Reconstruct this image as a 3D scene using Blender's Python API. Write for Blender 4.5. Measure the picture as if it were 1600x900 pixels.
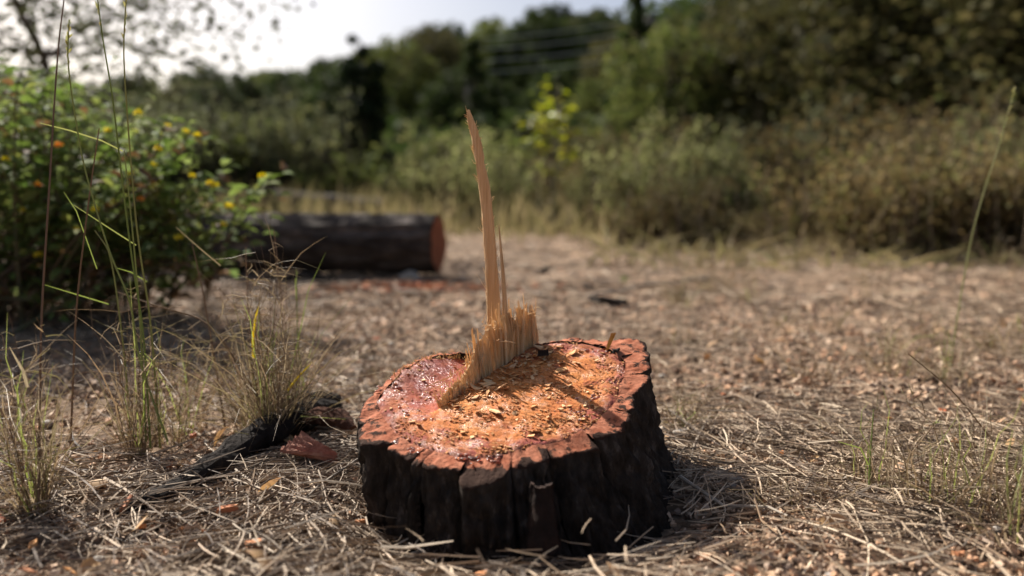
import bpy, math, random
import numpy as np
from mathutils import Vector, Matrix, noise as mn

rng = np.random.default_rng(7)
random.seed(7)
S = bpy.context.scene
COL = S.collection
for o in list(bpy.data.objects):
    bpy.data.objects.remove(o)

# ------------------------------------------------------------------ camera
H = 0.347
PITCH = math.radians(6.9)
FPX = 1244.4                       # focal length in pixels of the 1600 px wide photograph
cd = bpy.data.cameras.new('camera')
cd.lens = 28.0
cd.sensor_width = 36.0
cd.clip_start = 0.02
cd.clip_end = 2000.0
cd.dof.use_dof = True
cd.dof.focus_distance = 0.94
cd.dof.aperture_fstop = 2.2
cd.dof.aperture_blades = 9
cam = bpy.data.objects.new('camera', cd)
cam.location = (0, 0, H)
cam.rotation_euler = (math.pi / 2 - PITCH, 0, 0)
COL.objects.link(cam)
S.camera = cam

# ------------------------------------------------------------------ world, sun, exposure
LX, LY, LZ = 0.80, -0.92, -1.0     # the way sunlight travels
SUN_EL = math.atan2(1.0, math.hypot(LX, LY))
SUN_AZ = math.atan2(-LX, -LY)      # from +Y towards +X
w = bpy.data.worlds.new('World')
S.world = w
w.use_nodes = True
nt = w.node_tree
bg = nt.nodes['Background']
sky = nt.nodes.new('ShaderNodeTexSky')
sky.sky_type = 'NISHITA'
sky.sun_disc = False
sky.sun_elevation = SUN_EL
sky.sun_rotation = SUN_AZ
sky.dust_density = 4.0
sky.air_density = 0.8
nt.links.new(sky.outputs[0], bg.inputs[0])
bg.inputs[1].default_value = 0.06
sd = bpy.data.lights.new('sun', 'SUN')
sd.energy = 5.0
sd.angle = math.radians(0.5)
sd.color = (1.0, 0.95, 0.87)
sun = bpy.data.objects.new('sun', sd)
sun.rotation_euler = Vector((LX, LY, LZ)).to_track_quat('-Z', 'Y').to_euler()
sun.location = (-5, 6, 9)
COL.objects.link(sun)
S.view_settings.view_transform = 'Standard'
S.view_settings.look = 'None'
S.view_settings.gamma = 1.0
S.view_settings.exposure = 1.06
S.cycles.use_denoising = True
S.cycles.max_bounces = 8
S.cycles.transparent_max_bounces = 8

# ------------------------------------------------------------------ projection helpers (where a thing of the photo stands in the world)
FW = np.array([0, math.cos(PITCH), -math.sin(PITCH)])
UP = np.array([0, math.sin(PITCH), math.cos(PITCH)])
def ray(px, py): return FW + (px - 800) / FPX * np.array([1., 0, 0]) - (py - 450) / FPX * UP
def W(px, py, Y):
    d = ray(px, py)
    return np.array([0, 0, H]) + d * (Y / d[1])
def G(px, py):
    d = ray(px, py)
    p = np.array([0, 0, H]) + d * (-H / d[2])
    return p
SLOPE = 0.2875
def zplane(x, y): return 0.066 + SLOPE * (y - 0.74)
def onplane(px, py):
    d = ray(px, py)
    t = (0.066 - SLOPE * 0.74 - H) / (d[2] - SLOPE * d[1])
    return np.array([0, 0, H]) + t * d

# ------------------------------------------------------------------ mesh helpers
def mk(name, V, faces, mat=None, parent=None, smooth=False, mats=None, mi=None):
    me = bpy.data.meshes.new(name)
    V = np.asarray(V, dtype=np.float32)
    if not isinstance(faces, list): faces = [faces]
    faces = [np.asarray(f, dtype=np.int32) for f in faces if len(f)]
    me.vertices.add(len(V)); me.vertices.foreach_set('co', V.ravel())
    li = np.concatenate([f.ravel() for f in faces])
    tot = np.concatenate([np.full(len(f), f.shape[1], np.int32) for f in faces])
    st = np.concatenate([[0], np.cumsum(tot)[:-1]]).astype(np.int32)
    me.loops.add(len(li)); me.loops.foreach_set('vertex_index', li)
    me.polygons.add(len(tot)); me.polygons.foreach_set('loop_start', st)
    if smooth: me.polygons.foreach_set('use_smooth', np.ones(len(tot), bool))
    else: me.polygons.foreach_set('use_smooth', np.zeros(len(tot), bool))
    for m in (mats or ([mat] if mat else [])): me.materials.append(m)
    if mi is not None: me.polygons.foreach_set('material_index', np.asarray(mi, np.int32))
    me.update(calc_edges=True); me.validate()
    o = bpy.data.objects.new(name, me)
    COL.objects.link(o)
    if parent is not None: o.parent = parent
    return o

def recentre(o):
    """put a mesh's origin at its base"""
    me = o.data
    n = len(me.vertices); c = np.empty(n * 3, np.float32); me.vertices.foreach_get('co', c); c = c.reshape(-1, 3)
    b = np.array([c[:, 0].mean(), c[:, 1].mean(), c[:, 2].min()])
    me.vertices.foreach_set('co', (c - b).ravel()); me.update()
    o.location = tuple(b)
    return o

def tag(o, label, cat, group=None, kind=None):
    if label: o['label'] = label
    if cat: o['category'] = cat
    if group: o['group'] = group
    if kind: o['kind'] = kind
    return o
def thing(name, label, cat, loc=(0, 0, 0), group=None):
    o = bpy.data.objects.new(name, None)
    o.empty_display_size = 0.05
    COL.objects.link(o); o.location = tuple(loc)
    return tag(o, label, cat, group)
def structure(o):
    o['kind'] = 'structure'; return o
def stuff(o):
    o['kind'] = 'stuff'; return o
def copy_tree(o, parent=None):
    c = o.copy(); COL.objects.link(c)
    if parent is not None: c.parent = parent
    for ch in list(o.children): copy_tree(ch, c)
    return c

def tubes(P, R, sides=4, cap=True):
    """P (N,K,3) paths, R (N,K) radii -> verts, faces"""
    P = np.asarray(P, float); R = np.asarray(R, float)
    N, K, _ = P.shape
    T = np.gradient(P, axis=1)
    T /= np.linalg.norm(T, axis=2, keepdims=True) + 1e-12
    ref = np.where(np.abs(T[:, :1, 2:3]) > 0.8, np.array([1., 0.13, 0]), np.array([0.1, 0, 1.]))
    A = np.cross(T, np.broadcast_to(ref, T.shape)); A /= np.linalg.norm(A, axis=2, keepdims=True) + 1e-12
    B = np.cross(T, A)
    an = np.arange(sides) * 2 * math.pi / sides
    V = P[:, :, None] + R[:, :, None, None] * (np.cos(an)[None, None, :, None] * A[:, :, None] + np.sin(an)[None, None, :, None] * B[:, :, None])
    idx = np.arange(N * K * sides).reshape(N, K, sides)
    a = idx[:, :-1]; b = idx[:, 1:]
    F = np.stack([a, np.roll(a, -1, 2), np.roll(b, -1, 2), b], -1).reshape(-1, 4)
    out = [F]
    if cap:
        out.append(idx[:, 0, ::-1].reshape(-1, sides)); out.append(idx[:, -1].reshape(-1, sides))
    return V.reshape(-1, 3), out

def ribbons(P, Wd, roll=None):
    """grass blades: P (N,K,3), half widths (N,K); V-folded, three verts per row"""
    P = np.asarray(P, float); N, K, _ = P.shape
    T = np.gradient(P, axis=1); T /= np.linalg.norm(T, axis=2, keepdims=True) + 1e-12
    r = rng.normal(size=(N, 1, 3)) if roll is None else roll
    A = np.cross(T, np.broadcast_to(r, T.shape)); A /= np.linalg.norm(A, axis=2, keepdims=True) + 1e-12
    B = np.cross(T, A)
    V = np.stack([P + A * Wd[..., None] + B * Wd[..., None] * .5, P, P - A * Wd[..., None] + B * Wd[..., None] * .5], 2)
    idx = np.arange(N * K * 3).reshape(N, K, 3)
    q = []
    for j in (0, 1):
        q.append(np.stack([idx[:, :-1, j], idx[:, :-1, j + 1], idx[:, 1:, j + 1], idx[:, 1:, j]], -1).reshape(-1, 4))
    return V.reshape(-1, 3), [np.concatenate(q)]

def merge(parts):
    """[(V, [F...]), ...] -> V, [F...]"""
    Vs, Fs, off = [], {}, 0
    for V, fs in parts:
        for f in fs:
            f = np.asarray(f)
            if len(f): Fs.setdefault(f.shape[1], []).append(f + off)
        Vs.append(V); off += len(V)
    return np.concatenate(Vs), [np.concatenate(v) for v in Fs.values()]

def leafmesh(pos, d, up, L, Wd, fold=.35, droop=.18):
    """N ovate leaves (8 verts, 6 quads each side folded). pos,d,up (N,3); L,Wd (N,)"""
    N = len(pos)
    d = d / (np.linalg.norm(d, axis=1, keepdims=True) + 1e-9)
    s = np.cross(d, up); s /= np.linalg.norm(s, axis=1, keepdims=True) + 1e-9
    u = np.cross(s, d)
    prof = [(0, .06, 0), (.28, .8, .02), (.6, .85, 0), (.85, .4, -.06), (1, .02, -.15)]
    rows = []
    for t, wv, h in prof:
        c = pos + d * (L * t)[:, None] + u * (L * (h - droop * t * t))[:, None]
        e = s * (Wd * .5 * wv)[:, None]; f = u * (Wd * .5 * wv * fold)[:, None]
        rows.append(np.stack([c + e + f, c, c - e + f], 1))
    V = np.stack(rows, 1)            # N,5,3,3
    idx = np.arange(N * 15).reshape(N, 5, 3)
    q = [np.stack([idx[:, :-1, j], idx[:, :-1, j + 1], idx[:, 1:, j + 1], idx[:, 1:, j]], -1).reshape(-1, 4) for j in (0, 1)]
    return V.reshape(-1, 3), [np.concatenate(q)]

def quadleaves(pos, size, flat=.5):
    """N cheap leaf clumps: bent rhombs, 2 tris each"""
    N = len(pos)
    d = rng.normal(size=(N, 3)); d[:, 2] *= flat; d /= np.linalg.norm(d, axis=1, keepdims=True)
    r = rng.normal(size=(N, 3)); s = np.cross(d, r); s /= np.linalg.norm(s, axis=1, keepdims=True) + 1e-9
    u = np.cross(s, d)
    L = size[:, None]
    V = np.stack([pos - d * L * .5, pos + s * L * .28 + u * L * .06, pos + d * L * .5, pos - s * L * .28 + u * L * .06], 1)
    idx = np.arange(N * 4).reshape(N, 4)
    return V.reshape(-1, 3), [np.concatenate([idx[:, [0, 1, 2]], idx[:, [0, 2, 3]]])]

def flakes(pos, size, thick=.12, tilt=.25, asp=None):
    """N irregular flat chips with thickness (5-gon prisms, slightly tapered)"""
    N = len(pos); k = 5
    an = (np.arange(k)[None] + rng.uniform(-.45, .45, (N, k))) * 2 * math.pi / k
    rr = rng.uniform(.45, 1.15, (N, k)) * size[:, None] * .5
    a = np.ones(N) if asp is None else asp
    x = np.cos(an) * rr * a[:, None]; y = np.sin(an) * rr
    th = rng.uniform(0, 2 * math.pi, N); c, s = np.cos(th)[:, None], np.sin(th)[:, None]
    X = x * c - y * s; Y = x * s + y * c
    tx = rng.normal(0, tilt, (N, 1)); ty = rng.normal(0, tilt, (N, 1))
    Z = X * tx + Y * ty
    zt = (size * thick)[:, None]
    top = np.stack([X * .9, Y * .9, Z + zt * rng.uniform(.6, 1.3, (N, k))], -1) + pos[:, None]
    bot = np.stack([X, Y, Z], -1) + pos[:, None]
    V = np.concatenate([bot, top], 1).reshape(-1, 3)
    idx = np.arange(N * 2 * k).reshape(N, 2 * k)
    F5 = np.concatenate([idx[:, k:], idx[:, :k][:, ::-1]])
    q = np.concatenate([np.stack([idx[:, i], idx[:, (i + 1) % k], idx[:, k + (i + 1) % k], idx[:, k + i]], -1) for i in range(k)])
    return V, [F5, q]

def smooth01(x): x = np.clip(x, 0, 1); return x * x * (3 - 2 * x)
def nz(x, y, z=0.0): return mn.noise(Vector((x, y, z)))

# ------------------------------------------------------------------ materials
def mat(name, cols, rough=.8, spec=.3, trans=0.0, nscale=None, nstretch=(1, 1, 1), namp=.4, bump=0.0, bscale=40, bstretch=None, island=1.0, coat=0.0, dark=None, sat=1.12, objvar=0):
    """colour picked along a ramp by piece (island / object) and noise"""
    m = bpy.data.materials.new(name); m.use_nodes = True
    t = m.node_tree; N = t.nodes; Lk = t.links.new
    b = N['Principled BSDF']
    b.inputs['Roughness'].default_value = rough
    b.inputs['Specular IOR Level'].default_value = spec
    if coat: b.inputs['Coat Weight'].default_value = coat
    r = N.new('ShaderNodeValToRGB')
    while len(r.color_ramp.elements) > 1: r.color_ramp.elements.remove(r.color_ramp.elements[-1])
    for i, c in enumerate(cols):
        p = i / max(1, len(cols) - 1)
        e = r.color_ramp.elements[0] if i == 0 else r.color_ramp.elements.new(p)
        e.position = p; e.color = (*c, 1)
    geo = N.new('ShaderNodeNewGeometry'); oi = N.new('ShaderNodeObjectInfo'); tc = N.new('ShaderNodeTexCoord')
    add = N.new('ShaderNodeMath'); add.operation = 'ADD'
    Lk(geo.outputs['Random Per Island'], add.inputs[0]); Lk(oi.outputs['Random'], add.inputs[1])
    fr = N.new('ShaderNodeMath'); fr.operation = 'FRACT'; Lk(add.outputs[0], fr.inputs[0])
    fac = fr.outputs[0]
    if nscale:
        mp = N.new('ShaderNodeMapping'); mp.inputs['Scale'].default_value = nstretch
        Lk(tc.outputs['Object'], mp.inputs[0])
        no = N.new('ShaderNodeTexNoise'); no.inputs['Scale'].default_value = nscale; no.inputs['Detail'].default_value = 6
        no.inputs['Roughness'].default_value = .65
        Lk(mp.outputs[0], no.inputs['Vector'])
        mx = N.new('ShaderNodeMapRange')
        mx.inputs['From Min'].default_value = .25; mx.inputs['From Max'].default_value = .75
        Lk(no.outputs['Fac'], mx.inputs['Value'])
        lerp = N.new('ShaderNodeMix'); lerp.inputs[0].default_value = namp
        Lk(fac, lerp.inputs[2]); Lk(mx.outputs[0], lerp.inputs[3]); fac = lerp.outputs[0]
    Lk(fac, r.inputs[0])
    colour = r.outputs[0]
    if objvar:
        w_ = N.new('ShaderNodeMath'); w_.operation = 'MULTIPLY'; w_.inputs[1].default_value = 7.31; Lk(oi.outputs['Random'], w_.inputs[0])
        w2 = N.new('ShaderNodeMath'); w2.operation = 'FRACT'; Lk(w_.outputs[0], w2.inputs[0])
        w3 = N.new('ShaderNodeMapRange'); w3.inputs['To Min'].default_value = 1 - objvar; w3.inputs['To Max'].default_value = 1 + objvar * .6; Lk(w2.outputs[0], w3.inputs['Value'])
        hv = N.new('ShaderNodeHueSaturation'); Lk(w3.outputs[0], hv.inputs['Value']); Lk(colour, hv.inputs['Color']); colour = hv.outputs[0]
    if dark:
        dn = N.new('ShaderNodeTexNoise'); dn.inputs['Scale'].default_value = dark[0]; dn.inputs['Detail'].default_value = 7; dn.inputs['Roughness'].default_value = .7
        Lk(tc.outputs['Object'], dn.inputs['Vector'])
        dm = N.new('ShaderNodeMapRange'); dm.inputs['From Min'].default_value = dark[1]; dm.inputs['From Max'].default_value = dark[1] + .06
        la = N.new('ShaderNodeAttribute'); la.attribute_name = 'lip'
        ad = N.new('ShaderNodeMath'); ad.operation = 'ADD'; Lk(dn.outputs['Fac'], ad.inputs[0]); Lk(la.outputs['Fac'], ad.inputs[1]); Lk(ad.outputs[0], dm.inputs['Value'])
        dx = N.new('ShaderNodeMix'); dx.data_type = 'RGBA'; Lk(dm.outputs[0], dx.inputs[0]); Lk(colour, dx.inputs[6]); dx.inputs[7].default_value = (*dark[2], 1)
        colour = dx.outputs[2]
    Lk(colour, b.inputs['Base Color'])
    if bump:
        mp2 = N.new('ShaderNodeMapping'); mp2.inputs['Scale'].default_value = bstretch or nstretch
        Lk(tc.outputs['Object'], mp2.inputs[0])
        n2 = N.new('ShaderNodeTexNoise'); n2.inputs['Scale'].default_value = bscale; n2.inputs['Detail'].default_value = 8
        n2.inputs['Roughness'].default_value = .7
        Lk(mp2.outputs[0], n2.inputs['Vector'])
        bp = N.new('ShaderNodeBump'); bp.inputs['Strength'].default_value = .9; bp.inputs['Distance'].default_value = bump
        Lk(n2.outputs['Fac'], bp.inputs['Height']); Lk(bp.outputs[0], b.inputs['Normal'])
    if trans:
        tr = N.new('ShaderNodeBsdfTranslucent'); mixs = N.new('ShaderNodeMixShader'); mixs.inputs[0].default_value = trans
        hs = N.new('ShaderNodeHueSaturation'); hs.inputs['Saturation'].default_value = sat; hs.inputs['Value'].default_value = 1.2
        Lk(colour, hs.inputs['Color']); Lk(hs.outputs[0], tr.inputs[0])
        Lk(b.outputs[0], mixs.inputs[1]); Lk(tr.outputs[0], mixs.inputs[2])
        Lk(mixs.outputs[0], N['Material Output'].inputs[0])
    return m

M = {}
M['needle'] = mat('dry needles', [(.038, .025, .016), (.112, .074, .049), (.27, .195, .128), (.43, .325, .225), (.125, .086, .058), (.60, .48, .345), (.32, .215, .135)], .7, .3)
M['straw'] = mat('dry straw', [(.22, .17, .10), (.38, .30, .18), (.48, .40, .26), (.33, .28, .18)], .6, .3, trans=.3)
M['tuft'] = mat('half dry grass', [(.16, .105, .065), (.34, .26, .165), (.15, .135, .06), (.25, .18, .11), (.11, .072, .048), (.42, .34, .23), (.21, .15, .095)], .55, .3, trans=.35)
M['blade'] = mat('green grass blade', [(.20, .25, .07), (.28, .32, .10), (.33, .33, .13)], .5, .3, trans=.4)
M['stalk'] = mat('grass stalk', [(.20, .25, .07), (.26, .29, .10), (.28, .25, .11)], .5, .3, trans=.25)
M['redstalk'] = mat('brown grass stalk', [(.20, .12, .075), (.26, .18, .10)], .6, .3, trans=.2)
M['meadow'] = mat('meadow grass', [(.13, .115, .055), (.25, .20, .11), (.16, .15, .065), (.30, .24, .145), (.11, .11, .045)], .7, .15, trans=.4)
M['yellow'] = mat('yellowed blade', [(.55, .33, .03), (.48, .38, .06), (.50, .20, .05)], .5, .3, trans=.4, nscale=18, namp=.7)
M['sliver'] = mat('orange sliver', [(.50, .24, .04), (.45, .20, .03)], .6, .2, trans=.3)
M['seed'] = mat('seed head', [(.22, .26, .09), (.33, .31, .13), (.26, .22, .09)], .7, .2, trans=.3)
M['litter'] = mat('ground litter', [(0.066, 0.042, 0.029), (0.185, 0.118, 0.077), (0.396, 0.256, 0.161), (0.580, 0.397, 0.258), (0.264, 0.166, 0.109), (0.620, 0.471, 0.341), (0.475, 0.256, 0.142), (0.448, 0.333, 0.245), (0.119, 0.083, 0.065)], .8, .25)
M['chip'] = mat('wood chip', [(.48, .17, .05), (.64, .32, .12), (.78, .52, .28), (.56, .24, .08), (.70, .42, .19)], .75, .25, nscale=200, namp=.3)
M['orangechip'] = mat('orange wood chip', [(.45, .14, .05), (.50, .22, .09), (.40, .11, .05), (.52, .30, .15)], .75, .25, nscale=150, namp=.3)
M['dust'] = mat('sawdust', [(.40, .13, .04), (.52, .22, .08), (.60, .34, .16), (.30, .085, .03)], .85, .2)
M['leafdry'] = mat('dry leaf', [(0.332, 0.184, 0.087), (0.474, 0.299, 0.142), (0.403, 0.241, 0.142), (0.569, 0.368, 0.153)], .65, .3, trans=.25, nscale=60, namp=.5)
M['pebble'] = mat('pebble', [(.16, .14, .12), (.33, .29, .25), (.42, .36, .29), (.25, .20, .16)], .7, .3, nscale=80, namp=.5, bump=.001, bscale=200)
M['twig'] = mat('grey twig', [(.16, .13, .10), (.30, .25, .20), (.40, .34, .27)], .8, .2, nscale=60, nstretch=(1, 1, 1), namp=.5)
M['deadtwig'] = mat('dead twig', [(.09, .065, .045), (.17, .125, .085), (.24, .19, .13)], .85, .1)
M['bark'] = mat('stump bark', [(.010, .008, .0065), (.024, .018, .014), (.050, .038, .030), (.15, .122, .105)], .9, .12, nscale=70, nstretch=(1, 1, .45), namp=.97, bump=.007, bscale=110, bstretch=(1, 1, .45))
M['barkcut'] = mat('cut inner bark', [(.17, .048, .022), (.32, .100, .050), (.46, .175, .098), (.27, .080, .038)], .85, .12, nscale=75, namp=.85, bump=.003, bscale=240, dark=(60, .55, (.045, .022, .014)))
M['flake'] = mat('rust bark flake', [(.16, .055, .032), (.34, .135, .085), (.50, .26, .17)], .75, .2, nscale=70, nstretch=(1, 3, 1), namp=.9, bump=.002, bscale=150)
M['chunk'] = mat('brown bark chunk', [(.025, .013, .009), (.08, .035, .022), (.20, .10, .06)], .9, .1, nscale=70, namp=.95, bump=.004, bscale=120)
M['darkflake'] = mat('dark red bark flake', [(.010, .007, .006), (.020, .012, .009), (.042, .021, .015)], .85, .12, nscale=60, namp=.9, bump=.003, bscale=150)
M['darkbark'] = mat('charred root bark', [(.010, .008, .007), (.025, .02, .017), (.06, .05, .042)], .95, .12, nscale=50, namp=.9, bump=.004, bscale=120)
M['fibre'] = mat('torn wood fibre', [(.52, .29, .12), (.68, .45, .22), (.80, .60, .36), (.60, .37, .17)], .7, .25, nscale=260, nstretch=(1, 1, .04), namp=.5, bump=.0012, bscale=420, bstretch=(1, 1, .03), trans=.30, sat=.85)
M['splint'] = mat('splinter wood', [(.38, .19, .080), (.58, .36, .175), (.72, .50, .28), (.44, .25, .11)], .7, .25, nscale=320, nstretch=(1, 1, .025), namp=.95, bump=.0016, bscale=420, bstretch=(1, 1, .03), trans=.16, sat=.85)
M['lbark'] = mat('log bark', [(.010, .008, .007), (.028, .022, .018), (.10, .080, .066), (.38, .32, .275)], .9, .15, nscale=14, nstretch=(.35, 1, 1), namp=.9, bump=.01, bscale=40, bstretch=(.3, 1, 1))
M['lcut'] = mat('log cut face', [(.12, .034, .016), (.24, .070, .030), (.34, .13, .06)], .7, .25, nscale=25, namp=.8, bump=.002, bscale=120)
M['bleaf'] = mat('shrub leaf', [(.07, .11, .030), (.115, .165, .042), (.17, .22, .070), (.22, .26, .10), (.095, .135, .048), (.26, .27, .08)], .75, .08, trans=.42)
M['bleafdry'] = mat('withered shrub leaf', [(.12, .075, .04), (.20, .12, .06), (.08, .05, .03)], .7, .3, trans=.3)
M['bstem'] = mat('shrub stem', [(.07, .05, .035), (.13, .10, .06), (.10, .11, .05)], .8, .2)
M['fy'] = mat('yellow petals', [(.78, .62, .04), (.76, .68, .08), (.74, .56, .03)], .6, .3, trans=.3)
M['fo'] = mat('orange petals', [(.75, .25, .03), (.70, .32, .05), (.62, .18, .04)], .6, .3, trans=.3)
M['sap'] = mat('sapling leaf', [(.18, .22, .03), (.26, .28, .035), (.34, .31, .05), (.14, .19, .03)], .45, .4, trans=.5)
M['trunk'] = mat('tree bark', [(.04, .032, .026), (.09, .072, .058), (.14, .12, .10)], .95, .1, nscale=9, nstretch=(1, 1, .3), namp=.8, bump=.02, bscale=20)
M['pine'] = mat('pine foliage', [(.022, .036, .012), (.038, .056, .018), (.056, .074, .026), (.072, .088, .034)], .75, .08, trans=0.25, objvar=.25)
M['darkpine'] = mat('dark conifer foliage', [(.010, .018, .008), (.018, .030, .012), (.026, .040, .016)], .75, .08, trans=.12)
M['olive'] = mat('olive grey foliage', [(.07, .076, .042), (.10, .105, .058), (.135, .14, .085), (.085, .095, .042)], .75, .08, trans=0.40, objvar=.45)
M['oak'] = mat('olive brown foliage', [(.036, .038, .016), (.064, .062, .025), (.10, .085, .040), (.052, .060, .022)], .75, .08, trans=0.35, objvar=.45)
M['green'] = mat('fresh green foliage', [(.055, .072, .022), (.085, .105, .032), (.12, .13, .045), (.10, .10, .04)], .75, .08, trans=0.45, objvar=.25)
M['heath'] = mat('brown heath foliage', [(.075, .055, .027), (.125, .090, .043), (.16, .125, .06), (.105, .11, .042), (.19, .14, .075), (.10, .085, .04)], .75, .08, trans=0.40, objvar=.45)
M['sage'] = mat('sage shrub foliage', [(.11, .12, .05), (.16, .17, .07), (.20, .20, .10), (.14, .125, .06)], .75, .08, trans=0.45, objvar=.45)
M['cable'] = mat('grey cable', [(.30, .31, .32)], .4, .5)
M['pole'] = mat('weathered pole', [(.10, .09, .08), (.16, .15, .13)], .9, .1, nscale=10, namp=.6)

def ground_mat():
    m = bpy.data.materials.new('dry forest soil'); m.use_nodes = True
    t = m.node_tree; N = t.nodes; Lk = t.links.new; b = N['Principled BSDF']
    b.inputs['Roughness'].default_value = .95; b.inputs['Specular IOR Level'].default_value = .1
    tc = N.new('ShaderNodeTexCoord')
    def noi(sc, det=6, rough=.65):
        n = N.new('ShaderNodeTexNoise'); n.inputs['Scale'].default_value = sc; n.inputs['Detail'].default_value = det; n.inputs['Roughness'].default_value = rough
        Lk(tc.outputs['Object'], n.inputs['Vector']); return n
    def ramp(src, cols):
        r = N.new('ShaderNodeValToRGB')
        while len(r.color_ramp.elements) > 1: r.color_ramp.elements.remove(r.color_ramp.elements[-1])
        for i, (p, c) in enumerate(cols):
            e = r.color_ramp.elements[0] if i == 0 else r.color_ramp.elements.new(p)
            e.position = p; e.color = (*c, 1)
        Lk(src, r.inputs[0]); return r
    fine = ramp(noi(110, 8, .75).outputs['Fac'], [(.30, (.04, .027, .018)), (.45, (.15, .10, .065)), (.56, (.32, .22, .145)), (.68, (.54, .40, .28))])
    big = ramp(noi(1.6, 5).outputs['Fac'], [(.3, (.22, .15, .098)), (.5, (.33, .228, .152)), (.7, (.42, .295, .195))])
    mx = N.new('ShaderNodeMix'); mx.data_type = 'RGBA'; mx.inputs[0].default_value = .45
    Lk(fine.outputs[0], mx.inputs[6]); Lk(big.outputs[0], mx.inputs[7])
    pn = N.new('ShaderNodeMapRange'); pn.inputs['From Min'].default_value = .40; pn.inputs['From Max'].default_value = .60; pn.inputs['To Min'].default_value = .75; pn.inputs['To Max'].default_value = 0
    Lk(noi(7, 8, .75).outputs['Fac'], pn.inputs['Value'])
    mp_ = N.new('ShaderNodeMix'); mp_.data_type = 'RGBA'; Lk(pn.outputs[0], mp_.inputs[0]); Lk(mx.outputs[2], mp_.inputs[6]); mp_.inputs[7].default_value = (.105, .075, .052, 1)
    mx = mp_
    # beyond the clearing the soil is overgrown
    sep = N.new('ShaderNodeSeparateXYZ'); Lk(tc.outputs['Object'], sep.inputs[0])
    mr = N.new('ShaderNodeMapRange'); mr.inputs['From Min'].default_value = 7; mr.inputs['From Max'].default_value = 13
    Lk(sep.outputs['Y'], mr.inputs['Value'])
    far = ramp(noi(.9, 6).outputs['Fac'], [(.3, (.05, .055, .022)), (.5, (.09, .09, .036)), (.7, (.16, .135, .065))])
    m2 = N.new('ShaderNodeMix'); m2.data_type = 'RGBA'
    Lk(mr.outputs[0], m2.inputs[0]); Lk(mx.outputs[2], m2.inputs[6]); Lk(far.outputs[0], m2.inputs[7])
    Lk(m2.outputs[2], b.inputs['Base Color'])
    bp = N.new('ShaderNodeBump'); bp.inputs['Strength'].default_value = 1; bp.inputs['Distance'].default_value = .006
    Lk(noi(140, 8, .75).outputs['Fac'], bp.inputs['Height']); Lk(bp.outputs[0], b.inputs['Normal'])
    return m
M['soil'] = ground_mat()

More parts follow.
